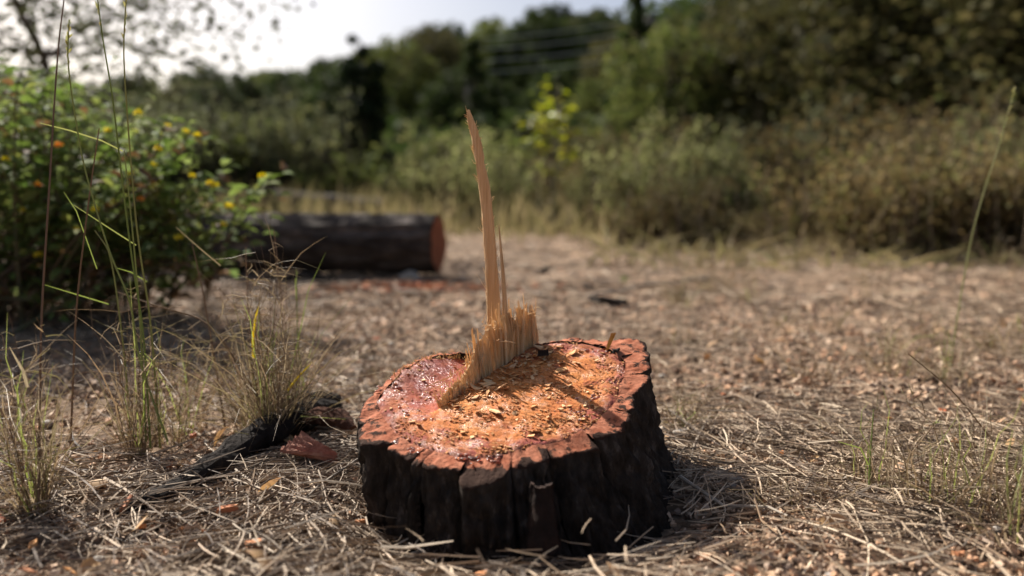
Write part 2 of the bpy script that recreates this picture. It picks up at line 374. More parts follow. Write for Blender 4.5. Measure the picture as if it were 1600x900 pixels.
def wood_mat():
    m = bpy.data.materials.new('sawn stump wood'); m.use_nodes = True
    t = m.node_tree; N = t.nodes; Lk = t.links.new; b = N['Principled BSDF']
    tc = N.new('ShaderNodeTexCoord')
    ring = N.new('ShaderNodeAttribute'); ring.attribute_name = 'ring'
    left = N.new('ShaderNodeAttribute'); left.attribute_name = 'left'
    def noi(sc, det=6, rough=.65, dist=0):
        n = N.new('ShaderNodeTexNoise'); n.inputs['Scale'].default_value = sc; n.inputs['Detail'].default_value = det
        n.inputs['Roughness'].default_value = rough; n.inputs['Distortion'].default_value = dist
        Lk(tc.outputs['Object'], n.inputs['Vector']); return n.outputs['Fac']
    def ramp(src, cols):
        r = N.new('ShaderNodeValToRGB')
        while len(r.color_ramp.elements) > 1: r.color_ramp.elements.remove(r.color_ramp.elements[-1])
        for i, (p, c) in enumerate(cols):
            e = r.color_ramp.elements[0] if i == 0 else r.color_ramp.elements.new(p)
            e.position = p; e.color = (*c, 1) if not np.isscalar(c) else (c, c, c, 1)
        Lk(src, r.inputs[0]); return r.outputs[0]
    def mix(f, a, c, mode='MIX'):
        n = N.new('ShaderNodeMix'); n.data_type = 'RGBA'; n.blend_type = mode
        if np.isscalar(f): n.inputs[0].default_value = f
        else: Lk(f, n.inputs[0])
        for s, v in ((6, a), (7, c)):
            if isinstance(v, tuple): n.inputs[s].default_value = (*v, 1)
            else: Lk(v, n.inputs[s])
        return n.outputs[2]
    orange = ramp(noi(28, 7, .7), [(.3, (.34, .075, .018)), (.46, (.54, .165, .036)), (.60, (.68, .26, .062)), (.78, (.74, .38, .13))])
    fine = ramp(noi(420, 4, .7), [(.35, (.32, .085, .022)), (.55, (.54, .195, .050)), (.7, (.72, .38, .15))])
    c = mix(.35, orange, fine)
    red = ramp(noi(60, 6, .7), [(.3, (.20, .030, .012)), (.5, (.34, .062, .022)), (.7, (.48, .12, .050))])
    c = mix(left.outputs['Fac'], c, red)
    lw = N.new('ShaderNodeMath'); lw.operation = 'MULTIPLY'; lw.inputs[1].default_value = .22; Lk(left.outputs['Fac'], lw.inputs[0])
    # growth rings
    add = N.new('ShaderNodeMath'); add.operation = 'MULTIPLY_ADD'; add.inputs[1].default_value = .05
    Lk(noi(12, 3), add.inputs[0]); Lk(ring.outputs['Fac'], add.inputs[2])
    mul = N.new('ShaderNodeMath'); mul.operation = 'MULTIPLY'; mul.inputs[1].default_value = 150
    Lk(add.outputs[0], mul.inputs[0])
    sn = N.new('ShaderNodeMath'); sn.operation = 'SINE'; Lk(mul.outputs[0], sn.inputs[0])
    rg = ramp(sn.outputs[0], [(.0, 1.0), (.6, 1.0), (1.0, .80)])
    c = mix(.6, c, rg, 'MULTIPLY')
    # dark wet ring just inside the bark and reddish sapwood
    rim = ramp(ring.outputs['Fac'], [(.0, 0.0), (.78, 0.0), (.90, .45), (.95, .95), (1.0, .9)])
    c = mix(rim, c, ramp(noi(90, 5), [(.35, (.14, .030, .018)), (.55, (.30, .075, .038)), (.7, (.44, .16, .085))]))
    # purple red resin stains in patches toward the rim
    st = ramp(noi(38, 4, .6), [(.52, 0.0), (.62, 1.0)])
    rz = ramp(ring.outputs['Fac'], [(.0, .05), (.45, .15), (.75, .7), (1.0, .8)])
    sm = N.new('ShaderNodeMath'); sm.operation = 'MULTIPLY'; Lk(st, sm.inputs[0]); Lk(rz, sm.inputs[1])
    c = mix(sm.outputs[0], c, (.28, .055, .045))
    # pits
    vo = N.new('ShaderNodeTexVoronoi'); vo.inputs['Scale'].default_value = 120; Lk(tc.outputs['Object'], vo.inputs['Vector'])
    pit = ramp(vo.outputs['Distance'], [(.06, .35), (.14, 1.0)])
    c = mix(.7, c, pit, 'MULTIPLY')
    Lk(c, b.inputs['Base Color'])
    wet = ramp(noi(55, 4, .6), [(.46, .85), (.62, .25)])
    ws = N.new('ShaderNodeMath'); ws.operation = 'SUBTRACT'; ws.use_clamp = True; Lk(wet, ws.inputs[0]); Lk(lw.outputs[0], ws.inputs[1])
    wm = N.new('ShaderNodeMath'); wm.operation = 'MAXIMUM'; wm.inputs[1].default_value = .16; Lk(ws.outputs[0], wm.inputs[0]); Lk(wm.outputs[0], b.inputs['Roughness'])
    cw = N.new('ShaderNodeMapRange'); cw.inputs['From Min'].default_value = .55; cw.inputs['From Max'].default_value = .2; cw.inputs['To Min'].default_value = 0; cw.inputs['To Max'].default_value = .4
    Lk(wm.outputs[0], cw.inputs['Value']); Lk(cw.outputs[0], b.inputs['Coat Weight']); b.inputs['Coat Roughness'].default_value = .16
    b.inputs['Specular IOR Level'].default_value = .28
    bp = N.new('ShaderNodeBump'); bp.inputs['Strength'].default_value = 1; bp.inputs['Distance'].default_value = .0016
    sc = N.new('ShaderNodeMath'); sc.operation = 'ADD'; Lk(noi(330, 6, .75), sc.inputs[0]); Lk(noi(120, 3), sc.inputs[1])
    Lk(sc.outputs[0], bp.inputs['Height']); Lk(bp.outputs[0], b.inputs['Normal']); Lk(bp.outputs[0], b.inputs['Coat Normal'])
    return m
M['wood'] = wood_mat()

def resin_mat():
    m = bpy.data.materials.new('wet resin'); m.use_nodes = True
    b = m.node_tree.nodes['Principled BSDF']
    b.inputs['Base Color'].default_value = (.62, .26, .14, 1)
    b.inputs['Roughness'].default_value = .2
    b.inputs['Specular IOR Level'].default_value = .9
    b.inputs['Coat Weight'].default_value = .8
    b.inputs['Transmission Weight'].default_value = .85
    b.inputs['IOR'].default_value = 1.5
    return m
M['resin'] = resin_mat()

# ------------------------------------------------------------------ ground
SC = np.array([0.0, 0.905])       # stump axis
def hill(x, y):
    return smooth01((y - 12) / 62) * np.clip(12.2 + .21 * x, 2.5, 19)
def gz(x, y):
    x = np.asarray(x, float); y = np.asarray(y, float)
    near = .006 * np.sin(3.1 * x + 1.3) * np.sin(2.7 * y) + .004 * np.sin(9 * x + 2 * y) + .003 * np.sin(13 * y - 5 * x)
    r = np.hypot(x - SC[0], y - SC[1])
    mound = .004 * np.exp(-(np.maximum(r - .2, 0) / .09) ** 2) * smooth01((y - .62) / .3)
    dip = -.034 * np.exp(-(np.maximum(r - .16, 0) / .10) ** 2) * smooth01((.93 - y) / .12) * smooth01((x + .22) / .12)
    far = .05 * np.sin(.55 * x + 1) * np.sin(.5 * y) * smooth01((y - 3.5) / 5)
    back = hill(x, y)
    return near + mound + dip + far + back

n = 330
tt = np.linspace(-6.7, 6.7, n)
gx = np.sinh(tt) * .55
gy = .95 + np.sinh(tt) * .55
X, Y = np.meshgrid(gx, gy)
Z = gz(X, Y)
bumpmask = np.clip(1.2 - np.hypot(X, Y - 1) / 6, 0, 1)
fn = np.zeros_like(Z)
sel = np.argwhere(bumpmask > 0)
for i, j in sel:
    p = Vector((X[i, j] * 9, Y[i, j] * 9, 0)); q = p * 3.7
    fn[i, j] = .006 * mn.noise(p) + .004 * mn.noise(q)
Z = Z + fn * bumpmask
idx = np.arange(n * n).reshape(n, n)
F = np.stack([idx[:-1, :-1], idx[:-1, 1:], idx[1:, 1:], idx[1:, :-1]], -1).reshape(-1, 4)
structure(mk('ground', np.stack([X, Y, Z], -1).reshape(-1, 3), F, M['soil'], smooth=True))

# ------------------------------------------------------------------ stump
Zm = lambda L: [(520 + x / 2.25, 480 + y / 2.25) for x, y in L]
WIN = Zm([(150, 330), (190, 410), (230, 455), (330, 500), (440, 530), (560, 530), (700, 490), (850, 450), (950, 380), (1010, 270), (1030, 190), (950, 135), (800, 120), (730, 128), (500, 160), (300, 190), (200, 270)])
OUT = Zm([(95, 360), (90, 440), (100, 480), (180, 482), (270, 530), (315, 555), (430, 575), (460, 620), (560, 605), (650, 555), (760, 525), (850, 495), (915, 450), (950, 475), (1020, 430), (1045, 390), (1060, 300), (1120, 240), (1110, 190), (1100, 110), (1020, 95), (950, 105), (890, 85), (800, 100), (730, 122), (500, 150), (400, 160), (300, 178), (160, 280), (110, 330)])
def polar(L):
    P = np.array([onplane(*p)[:2] for p in L]) - SC
    a = np.arctan2(P[:, 1], P[:, 0]); r = np.hypot(P[:, 0], P[:, 1])
    o = np.argsort(a); return a[o], r[o]
IA, IR = polar(WIN); OA, OR = polar(OUT)
def Rin(a): return np.interp((a + math.pi) % (2 * math.pi) - math.pi, IA, IR, period=2 * math.pi)
def Rout(a): return np.maximum(np.interp((a + math.pi) % (2 * math.pi) - math.pi, OA, OR, period=2 * math.pi), Rin(a) + .005)
BC = np.array([.012, .917])
def Rbase(a):      # measured from BC
    return .186 + .012 * max(0, math.cos(a)) ** 2 + .006 * math.sin(3 * a + 1) + .006 * math.sin(5 * a)

stump = thing('tree_stump', 'freshly cut stump with orange wood, black bark and a tall torn splinter', 'tree stump', (SC[0], SC[1], 0))
O3 = np.array([SC[0], SC[1], 0])
HA = onplane(690, 633); HB = onplane(842, 532)
hdir = (HB - HA)[:2]; hlen = np.linalg.norm(hdir); hdir /= hlen
hnrm = np.array([-hdir[1], hdir[0]])          # towards the left part
def hinge(x, y):
    d = np.stack([np.asarray(x) - HA[0], np.asarray(y) - HA[1]], -1)
    return d @ hdir, d @ hnrm                  # along, left distance

# sawn face
NR, NP = 64, 200
rho = np.linspace(0, 1, NR) ** .8; phi = np.linspace(-math.pi, math.pi, NP, endpoint=False)
R2, A2 = np.meshgrid(rho, phi, indexing='ij')
RI = Rin(A2) * (1 + .01 * np.sin(23 * A2) + .008 * np.sin(41 * A2 + 1))
X = SC[0] + np.cos(A2) * R2 * RI; Y = SC[1] + np.sin(A2) * R2 * RI
al, ld = hinge(X, Y)
leftw = smooth01((ld + .002) / .008) * smooth01((al + .055) / .06)
dep = -.013 * leftw * np.exp(-((ld - .02) / .045) ** 2) * smooth01((al + .05) / .08) + .004 * leftw * smooth01((ld - .05) / .05)
Z = zplane(X, Y) + dep
fz = np.array([[.0016 * nz(x * 60, y * 60) + .0010 * nz(x * 190, y * 190, 3) + .003 * nz(x * 14, y * 14, 7) for x, y in zip(rx, ry)] for rx, ry in zip(X, Y)])
fz = fz * (1 - .45 * leftw)
Z = Z + fz + .0006 * np.sin((X * .5 + Y) * 900 + 3 * np.sin(X * 60)) * (1 - .5 * leftw) - .0025 * np.clip((R2 - .95) / .05, 0, 1)
idx = np.arange(NR * NP).reshape(NR, NP)
F = np.stack([idx[:-1], idx[1:], np.roll(idx[1:], -1, 1), np.roll(idx[:-1], -1, 1)], -1).reshape(-1, 4)
face = mk('cut_face', np.stack([X, Y, Z], -1).reshape(-1, 3) - O3, F, M['wood'], stump, smooth=True)
for nm, arr in (('ring', R2), ('left', leftw)):
    at = face.data.attributes.new(nm, 'FLOAT', 'POINT'); at.data.foreach_set('value', arr.ravel().astype(np.float32))
def ztop(x, y):
    al, ld = hinge(x, y)
    lw = float(smooth01((ld + .002) / .008) * smooth01((al + .055) / .06))
    return zplane(x, y) + lw * (-.013 * math.exp(-((ld - .02) / .045) ** 2) * float(smooth01((al + .05) / .08)) + .004 * float(smooth01((ld - .05) / .05))) + .003 * nz(x * 14, y * 14, 7)

# inner bark core
hs = np.linspace(0, 1, 6)
an = np.linspace(0, 2 * math.pi, 96, endpoint=False)
V = []
for h in hs:
    for a in an:
        r = Rin(a) * (1.0 + .03 * (1 - h)) + .002
        x = SC[0] + r * math.cos(a); y = SC[1] + r * math.sin(a)
        zt = zplane(x, y) - .004
        V.append((x, y, -.03 + h * (zt + .03)))
idx = np.arange(6 * 96).reshape(6, 96)
F = np.stack([idx[:-1], np.roll(idx[:-1], -1, 1), np.roll(idx[1:], -1, 1), idx[1:]], -1).reshape(-1, 4)
mk('inner_bark', np.array(V) - O3, F, M['darkbark'], stump, smooth=True)

# bark plates
def aof(px, py):
    p = onplane(px, py)[:2] - SC; return math.atan2(p[1], p[0])
cuts = [aof(*p) for p in [(563, 660), (600, 694), (640, 716), (656, 722), (716, 738), (800, 728), (860, 706), (927, 682), (990, 642), (992, 614), (1014, 580), (1013, 545), (965, 523), (915, 520)]]
cuts += [1.9, 2.3, 2.62, 2.9]
cuts = sorted((c + 2 * math.pi) % (2 * math.pi) for c in cuts)
drops = {}
for k in range(len(cuts)):
    a0 = cuts[k]; a1 = cuts[(k + 1) % len(cuts)]
    if a1 <= a0: a1 += 2 * math.pi
    span = a1 - a0
    if span < .05: continue
    nu = max(12, int(span / .011)); nv = 34
    us = np.linspace(-1, 1, nu)
    gap = .0008
    drop = random.choice([0, .001, .002, .004, .006])
    mid = (a0 + a1) / 2
    CAPF = (0.0, .2, .4, .55, .7, .82, .92, 1.0); NCAP = len(CAPF); lips = []
    V = []; grid = np.zeros((nu, nv + NCAP), int)
    seed = random.uniform(0, 99)
    bulge = random.uniform(-.004, .006)
    fur = (random.uniform(.25, .9), random.uniform(.25, .9))
    def outer(a, u):
        ri = float(Rin(a)) - .001; ro = float(Rout(a))
        e = abs(u) ** (14 if span > .3 else 9) * fur[0 if u < 0 else 1]
        j_ = .003 * nz(a * 9, 3) + .0016 * nz(a * 31, 8) + .0014 * nz(a * 80, 5)
        return ri, max(ri + .004, ri + (ro - ri) * (1 - .55 * e) + j_), e
    chips_ = []
    for i, u in enumerate(us):
        a = mid + u * (span / 2 - gap)
        ri, ro2, edge = outer(a, u)
        chip_ = max(0, nz(a * 5.5, seed * 1.3) - .05) * .013 + max(0, nz(a * 26, seed * 1.9) - .25) * .006      # broken lip of the plate
        chips_.append(chip_)
        def capz(x, y, f):
            return zplane(x, y) - drop * f - chip_ * max(0, f - .25) / .75 + (.0022 * nz(x * 70, y * 70, seed) + .0016 * nz(x * 200, y * 200, seed)) - .001 * edge * f
        for q, f in enumerate(CAPF):
            r = ri + (ro2 - ri) * f
            x = SC[0] + r * math.cos(a); y = SC[1] + r * math.sin(a)
            grid[i, q] = len(V); V.append((x, y, capz(x, y, f) - (.0012 if q == NCAP - 1 else 0))); lips.append(min(.5, max(0, chip_ * max(0, f - .25) / .75 - .0004) * 300) + .22 * max(0, f - .8) / .2)
        xt, yt, zt = V[-1]
        rb = Rbase(a) - .016 * edge + bulge
        xb = BC[0] + rb * math.cos(a); yb = BC[1] + rb * math.sin(a)
        zb = -.05
        for j in range(nv):
            t = (j + .35) / (nv - .65)
            fl = t ** 1.2
            z = zt + (zb - zt) * t
            wob = .05 * nz(z * 18, seed + a * 2)
            aa = a + wob * (1 - abs(u) ** 3)
            x = xt + (xb - xt) * fl; y = yt + (yb - yt) * fl
            d = .007 * mn.noise(Vector((aa * 13, z * 14, seed))) + .006 * mn.noise(Vector((aa * 28, z * 30, seed + 5))) + .0035 * mn.noise(Vector((aa * 60, z * 45, seed + 9))) + .0035 * mn.noise(Vector((aa * 170, z * 150, seed + 9)))
            d -= .006 * max(0, .16 - abs(mn.noise(Vector((aa * 5, z * 30, seed + 20))))) * 5
            d -= .007 * max(0, .12 - abs(mn.noise(Vector((aa * 9, z * 7, seed + 40))))) * 7
            d -= .009 * edge
            d *= min(1, t * 6 + .1)
            V.append((x + d * math.cos(a), y + d * math.sin(a), z)); lips.append(.5); grid[i, NCAP + j] = len(V) - 1
    # side walls folding inward
    F = []; mi = []
    nvt = grid.shape[1]
    for i in range(nu - 1):
        for j in range(nvt - 1):
            F.append((grid[i, j], grid[i, j + 1], grid[i + 1, j + 1], grid[i + 1, j])); mi.append(1 if j >= NCAP - 1 else 0)
    for i, sgn in ((0, 1), (nu - 1, -1)):
        a = mid + us[i] * (span / 2 - gap)
        prev = grid[i, 0]
        inner = []
        for j in range(NCAP - 1, nvt):
            vx = V[grid[i, j]]
            t = (j - NCAP + 1) / (nvt - NCAP)
            ri = float(Rin(a)) * (1 + .02 * t)
            inner.append(len(V)); V.append((SC[0] + ri * math.cos(a), SC[1] + ri * math.sin(a), vx[2] - .001))
        for j in range(NCAP - 1, nvt - 1):
            q = (grid[i, j], grid[i, j + 1], inner[j - NCAP + 2], inner[j - NCAP + 1])
            F.append(q if sgn > 0 else q[::-1]); mi.append(1)
    bpo = mk('bark_plate', np.array(V) - O3, [np.array(F)], None, stump, smooth=True, mats=[M['barkcut'], M['bark']], mi=mi)
    lips += [.5] * (len(V) - len(lips))
    at = bpo.data.attributes.new('lip', 'FLOAT', 'POINT'); at.data.foreach_set('value', np.array(lips, np.float32))

# torn hinge: short splinters, then the tall one
def blade_mesh(base, top, w0, w1, th, bend, jag, side):
    """splinter: K rows of 4-corner section from base to top; side = unit vector of width"""
    K = 7
    base = np.array(base); top = np.array(top); ax = top - base
    s = np.array(side); nvec = np.cross(ax / np.linalg.norm(ax), s); nvec /= np.linalg.norm(nvec)
    V = []
    for k in range(K):
        t = k / (K - 1)
        c = base + ax * t + s * bend * math.sin(t * 1.5) * t
        wv = (w0 + (w1 - w0) * t) * .5 * (1 + jag * random.uniform(-.18, .18)); hv = th * .5 * (1 - .6 * t)
        z0 = random.uniform(-jag, jag) * .004 if k == K - 1 else 0
        for sx, sy in ((-1, -1), (1, -1), (1, 1), (-1, 1)):
            zz = z0 + (random.uniform(-.005, .005) * jag if k == K - 1 else 0)
            V.append(c + s * wv * sx + nvec * hv * sy + np.array([0, 0, zz]))
    F = []
    for k in range(K - 1):
        for q in range(4):
            F.append((4 * k + q, 4 * k + (q + 1) % 4, 4 * k + 4 + (q + 1) % 4, 4 * k + 4 + q))
    F.append((3, 2, 1, 0)); F.append((4 * K - 4, 4 * K - 3, 4 * K - 2, 4 * K - 1))
    return np.array(V), F
h3 = np.array([hdir[0], hdir[1], 0]); n3 = np.array([hnrm[0], hnrm[1], 0])
def hh(t): return float(np.interp(t, [0, .07, .22, .30, .36, .46, .66, .82, .92, 1], [.004, .010, .014, .022, .034, .050, .056, .054, .050, .040]))
# fused foot of the torn wood: one ribbed wall with a ragged top
NU, NV = 260, 12
Vw = []; back = []
for i in range(NU):
    t = i / (NU - 1)
    thick = .004 + .019 * float(smooth01((t - .05) / .5)) * (1 - .35 * float(smooth01((t - .85) / .15)))
    jag = 1 + (.12 if t < .42 else .30) * nz(t * 22, 4) + (.10 if t < .42 else .34) * nz(t * 60, 7) + .22 * nz(t * 150, 2)
    hgt = hh(t) * np.clip(jag, .4, 1.2) * .86 + .012
    rib = .0028 * nz(t * 60, 1) + .0018 * nz(t * 150, 5) + .004 * nz(t * 14, 9)
    p = HA + (HB - HA) * t; z0 = zplane(p[0], p[1]) - .012
    for j in range(NV):
        f = j / (NV - 1)
        off = rib * (.5 + f) + .0012 * nz(t * 90, f * 3, 8) + f * f * thick * .22
        q = p + n3 * off; Vw.append((q[0] - .004 * f * f, q[1], z0 + hgt * f))
    for j in range(NV):
        f = 1 - j / (NV - 1)
        off = thick * (1 - .6 * f) + rib + .0012 * nz(t * 90, f * 3, 18)
        q = p + n3 * off; Vw.append((q[0] - .004 * f * f, q[1], z0 + hgt * f - .001))
idx = np.arange(NU * 2 * NV).reshape(NU, 2 * NV)
F = np.stack([idx[:-1, :-1], idx[1:, :-1], idx[1:, 1:], idx[:-1, 1:]], -1).reshape(-1, 4)
mk('torn_wood', np.array(Vw) - O3, [F, np.array([idx[0], idx[-1, ::-1]])], M['fibre'], stump, smooth=False)
for k in range(150):
    t = random.uniform(.38, 1.0) if k < 115 else random.uniform(.03, .45)
    thick = .004 + .018 * float(smooth01((t - .05) / .5))
    w = thick * random.uniform(-.12, .9)
    p = HA + (HB - HA) * t + n3 * w
    p[2] = zplane(p[0], p[1]) - .006
    wid = random.choice([.002, .003, .003, .004, .005, .007])
    hgt = hh(t) * (random.uniform(.5, 1.28) if t > .42 else random.uniform(.5, 1.0)) * (1.0 if wid < .005 else .88) + .006
    top = p + np.array([random.gauss(-.004, .004), random.gauss(0, .004), hgt])
    yaw = h3 * math.cos(.4 * random.gauss(0, 1)) + n3 * math.sin(.4 * random.gauss(0, 1))
    V, F = blade_mesh(p, top, wid * random.uniform(.8, 1.2), wid * random.uniform(.05, .6), wid * random.uniform(.3, .8), random.gauss(0, .002), 1.0, yaw)
    mk('splinter', V - O3, [np.array(F)], M['fibre'], stump)
# tall splinter (profile read along its length)
YS = 1.015
prof = [(770, 575, 26, 1.00), (770, 545, 24, 1.0), (772, 515, 22, 1.0), (771.5, 490, 21.5, 1.), (770, 455, 21, 1.), (768, 420, 20, 1), (765.5, 385, 19, 1), (763, 350, 18, .98), (759, 310, 17.5, .95), (755, 280, 17, .9), (750, 250, 15.5, .85), (744.5, 222, 14, .8), (740, 203, 13, .7), (736, 190, 10.5, .6), (733.5, 180, 8, .5), (732, 172, 3.5, .3)]
V = []; NS = 14
pr0 = np.array(prof); KK = 60
uu = np.linspace(0, len(prof) - 1, KK)
prof = [tuple(np.interp(v, np.arange(len(pr0)), pr0[:, c]) for c in range(4)) for v in uu]
K = KK; cc = []
for k, (px, py, wpx, tf) in enumerate(prof):
    rough_ = 1.0 if k < K - 3 else .4
    c = W(px + 1.1 * rough_ * nz(py * .021, 3), py, YS); wv = wpx * YS / FPX * .5 * (1 + rough_ * (.10 * nz(py * .05, 8) - (.16 if 247 < py < 262 else 0)))
    cc.append(c)
    for q in range(NS):
        a = 2 * math.pi * q / NS
        sx = math.copysign(abs(math.cos(a)) ** .55, math.cos(a)); sy = math.copysign(abs(math.sin(a)) ** .55, math.sin(a))
        rd = rough_ * (.0013 * nz(q * 2.7, py * .004, 9) + .0007 * nz(q * 5.3, py * .035, 5))
        ed_ = rough_ * .0009 * nz(q * 1.3, py * .16, 6) * abs(sx)
        V.append(c + np.array([sx * wv + ed_, sy * .0042 * tf + rd, random.uniform(-.002, .001) if k == K - 1 else 0]))
F = []
for k in range(K - 1):
    for q in range(NS): F.append((k * NS + q, k * NS + (q + 1) % NS, (k + 1) * NS + (q + 1) % NS, (k + 1) * NS + q))
tall = mk('tall_splinter', np.array(V) - O3, [np.array(F), np.array([[(K - 1) * NS + q for q in range(NS)]])], M['splint'], stump)
# loose fibres along it
P = []; R = []
for k in range(90):
    t = random.random() ** 1.2; i = min(int(t * (K - 1)), K - 2); c = cc[i] + (cc[i + 1] - cc[i]) * random.random()
    wv = prof[i][2] * YS / FPX * .5; sg = random.choice([-1, -1, 1])
    b = c + np.array([sg * wv * .9, random.uniform(-.004, .004), 0]); L = (random.uniform(.002, .006) if t > .8 else random.uniform(.003, .010)) if random.random() < .9 or t > .6 else .022
    d = np.array([sg * random.uniform(.25, 1), random.gauss(0, .4), random.uniform(.2, 1.3)]); d /= np.linalg.norm(d)
    P.append([b, b + d * L * .5 + np.array([0, 0, random.gauss(0, .001)]), b + d * L + np.array([random.gauss(0, .001), 0, random.gauss(0, .002)])]); R.append([.00045, .0003, .00015])
for k in range(120):
    t = random.random(); p = HA + (HB - HA) * t + n3 * random.uniform(-.002, .02); p[2] = zplane(p[0], p[1]) + hh(t) * random.uniform(.1, 1.05)
    d = np.array([random.gauss(-.2, .7), random.gauss(-.5, .6), random.gauss(.4, .7)]); d /= np.linalg.norm(d); L = random.uniform(.004, .014)
    P.append([p, p + d * L * .5, p + d * L + np.array([0, 0, random.gauss(0, .002)])]); R.append([.0005, .0004, .0002])
# fuzz on the far left rim
for k in range(150):
    a = random.uniform(1.75, 3.0); r = float(Rin(a)) * random.uniform(.95, 1.04); x = SC[0] + r * math.cos(a); y = SC[1] + r * math.sin(a); p = np.array([x, y, ztop(x, y) - .002])
    d = np.array([random.gauss(0, .5), random.gauss(0, .5), random.uniform(.3, 1)]); L = random.uniform(.003, .009)
    P.append([p, p + d * L * .5, p + d * L]); R.append([.0007, .0005, .0002])
V, F = tubes(P, R, 3)
stuff(mk('loose_fibre', V - O3, F, M['fibre'], stump))
V, F = tubes([[W(791, 505, 1.0), W(787, 440, 1.0), W(783, 390, 1.0), W(779.5, 351, 1.0)]], [[.0036, .0028, .0018, .0006]], 5)
mk('thin_splinter', V - O3, F, M['splint'], stump)
V, F = tubes([[W(781, 534, .965), W(792, 533, .963), W(806, 536, .963)]], [[.0008, .0009, .0006]], 5)
mk('fibre_strand', V - O3, F, M['fibre'], stump)
V, F = tubes([[onplane(665, 610) + [0, 0, .004], onplane(700, 598) + [0, 0, .006], onplane(735, 580) + [0, 0, .012], W(768, 560, .96)]], [[.0005, .0006, .0006, .0004]], 4)
mk('fibre_strand', V - O3, F, M['fibre'], stump)

# resin drops
def blob(nseg=9, nr=5, flat=.5):
    V = []; F = []
    for i in range(nr + 1):
        p = math.pi * i / nr
        for j in range(nseg):
            a = 2 * math.pi * j / nseg
            V.append((math.sin(p) * math.cos(a), math.sin(p) * math.sin(a), math.cos(p) * flat))
    for i in range(nr):
        for j in range(nseg): F.append((i * nseg + j, (i + 1) * nseg + j, (i + 1) * nseg + (j + 1) % nseg, i * nseg + (j + 1) % nseg))
    return np.array(V), np.array(F)
BV, BF = blob()
spots = []
for (px, py, sp, c) in [(621, 688, 8, 14), (648, 702, 9, 8), (732, 717, 15, 14), (773, 716, 12, 8), (930, 548, 16, 12), (925, 622, 9, 9), (905, 650, 14, 6), (612, 610, 20, 8), (640, 640, 20, 10), (668, 655, 12, 6), (885, 640, 30, 8)]:
    for q in range(c): spots.append((px + random.gauss(0, sp * .6), py + random.gauss(0, sp * .3)))
for qi, (px, py) in enumerate(spots):
    p = onplane(px, py)
    s = random.uniform(.0008, .0026)
    if qi < 44: s = random.uniform(.0012, .0030)
    m_ = BV * np.array([s * random.uniform(.8, 1.8), s * random.uniform(.8, 1.4), s * (.9 if qi < 44 else 1)]) + np.array([p[0], p[1], ztop(p[0], p[1]) + .0002])
    mk('resin_drop', m_ - O3, BF, M['resin'], stump, smooth=True)

# sawdust on the stump and individual chips
P = []
while len(P) < 5200:
    a = random.uniform(0, 2 * math.pi); r = math.sqrt(random.random()) * float(Rin(a)) * .98
    x = SC[0] + r * math.cos(a); y = SC[1] + r * math.sin(a); al, ld = hinge(x, y)
    if -.002 < ld < .02 and al > -.01: continue
    if ld > .02 and random.random() < .6: continue
    if nz(x * 30, y * 30, 50) < random.uniform(-.3, .35): continue
    P.append((x, y, ztop(x, y)))
P = np.array(P)
V, F = flakes(P, (.0008 + .0040 * rng.random(len(P)) ** 2.4), .14, .22)
stuff(mk('sawdust', V, F, M['dust'])); tag(bpy.data.objects['sawdust'], 'fine orange sawdust scattered over the cut face of the stump', 'sawdust')
cnt = 0
while cnt < 260:
    if random.random() < .55:      # along the foot of the torn hinge
        t = random.uniform(.0, 1.0); off = -abs(random.gauss(0, .03)) - .004; p = HA + (HB - HA) * t + n3 * off
        x, y = p[0], p[1]
    else:
        a = random.uniform(0, 2 * math.pi); r = math.sqrt(random.random()) * float(Rin(a)) * .93; x = SC[0] + r * math.cos(a); y = SC[1] + r * math.sin(a)
    al, ld = hinge(x, y)
    if np.hypot(x - SC[0], y - SC[1]) > float(Rin(math.atan2(y - SC[1], x - SC[0]))) * .96: continue
    if -.003 < ld < .025 and al > -.01: continue
    if ld > 0 and random.random() < .75: continue
    s = random.choice([.003, .0035, .004, .004, .005, .005, .006, .007, .009, .011])
    V, F = flakes(np.array([[0, 0, 0.]]), np.array([s]), random.uniform(.06, .16), .3, np.array([random.uniform(.8, 3.0)]))
    V = V.copy(); V[:, 2] += random.uniform(-.25, .6) * V[:, 0] ** 2 / s + random.uniform(-.2, .2) * V[:, 1] ** 2 / s
    o = mk('wood_chip', V, F, M['chip'])
    o.location = (x, y, ztop(x, y) + .0004)
    sz = 'broad' if s > .0065 else 'small' if s > .0042 else 'tiny'; wh = 'on the reddish left part of the cut face' if ld > 0 else 'close to the foot of the torn splinters' if ld > -.03 else 'on the open orange right part of the cut face'
    tag(o, '%s tan wood chip lying %s' % (sz, wh), 'wood chip', '%s wood chips %s' % (sz, wh))
    cnt += 1
# yellow sliver and dark flake on the back right rim
V, F = blade_mesh(onplane(949, 546), W(956, 522, 1.03), .004, .0065, .001, .002, .6, (1, 0, 0))
tag(recentre(mk('leaf_sliver', V, [np.array(F)], M['sliver'])), 'orange yellow sliver of leaf standing at the back right rim of the stump', 'leaf')
V, F = flakes(np.array([onplane(962, 553) + [0, 0, .003]]), np.array([.014]), .25, .1, np.array([2.2]))
tag(recentre(mk('bark_flake', V, F, M['darkbark'])), 'black bark flake lying on the back right rim of the stump', 'bark flake')
V, F = flakes(np.array([onplane(848, 561) + [0, 0, .004]]), np.array([.016]), .4, .3, np.array([1.2]))
tag(recentre(mk('bark_flake', V, F, M['darkbark'])), 'dark crumb of bark on the cut face below the short splinters', 'bark flake')

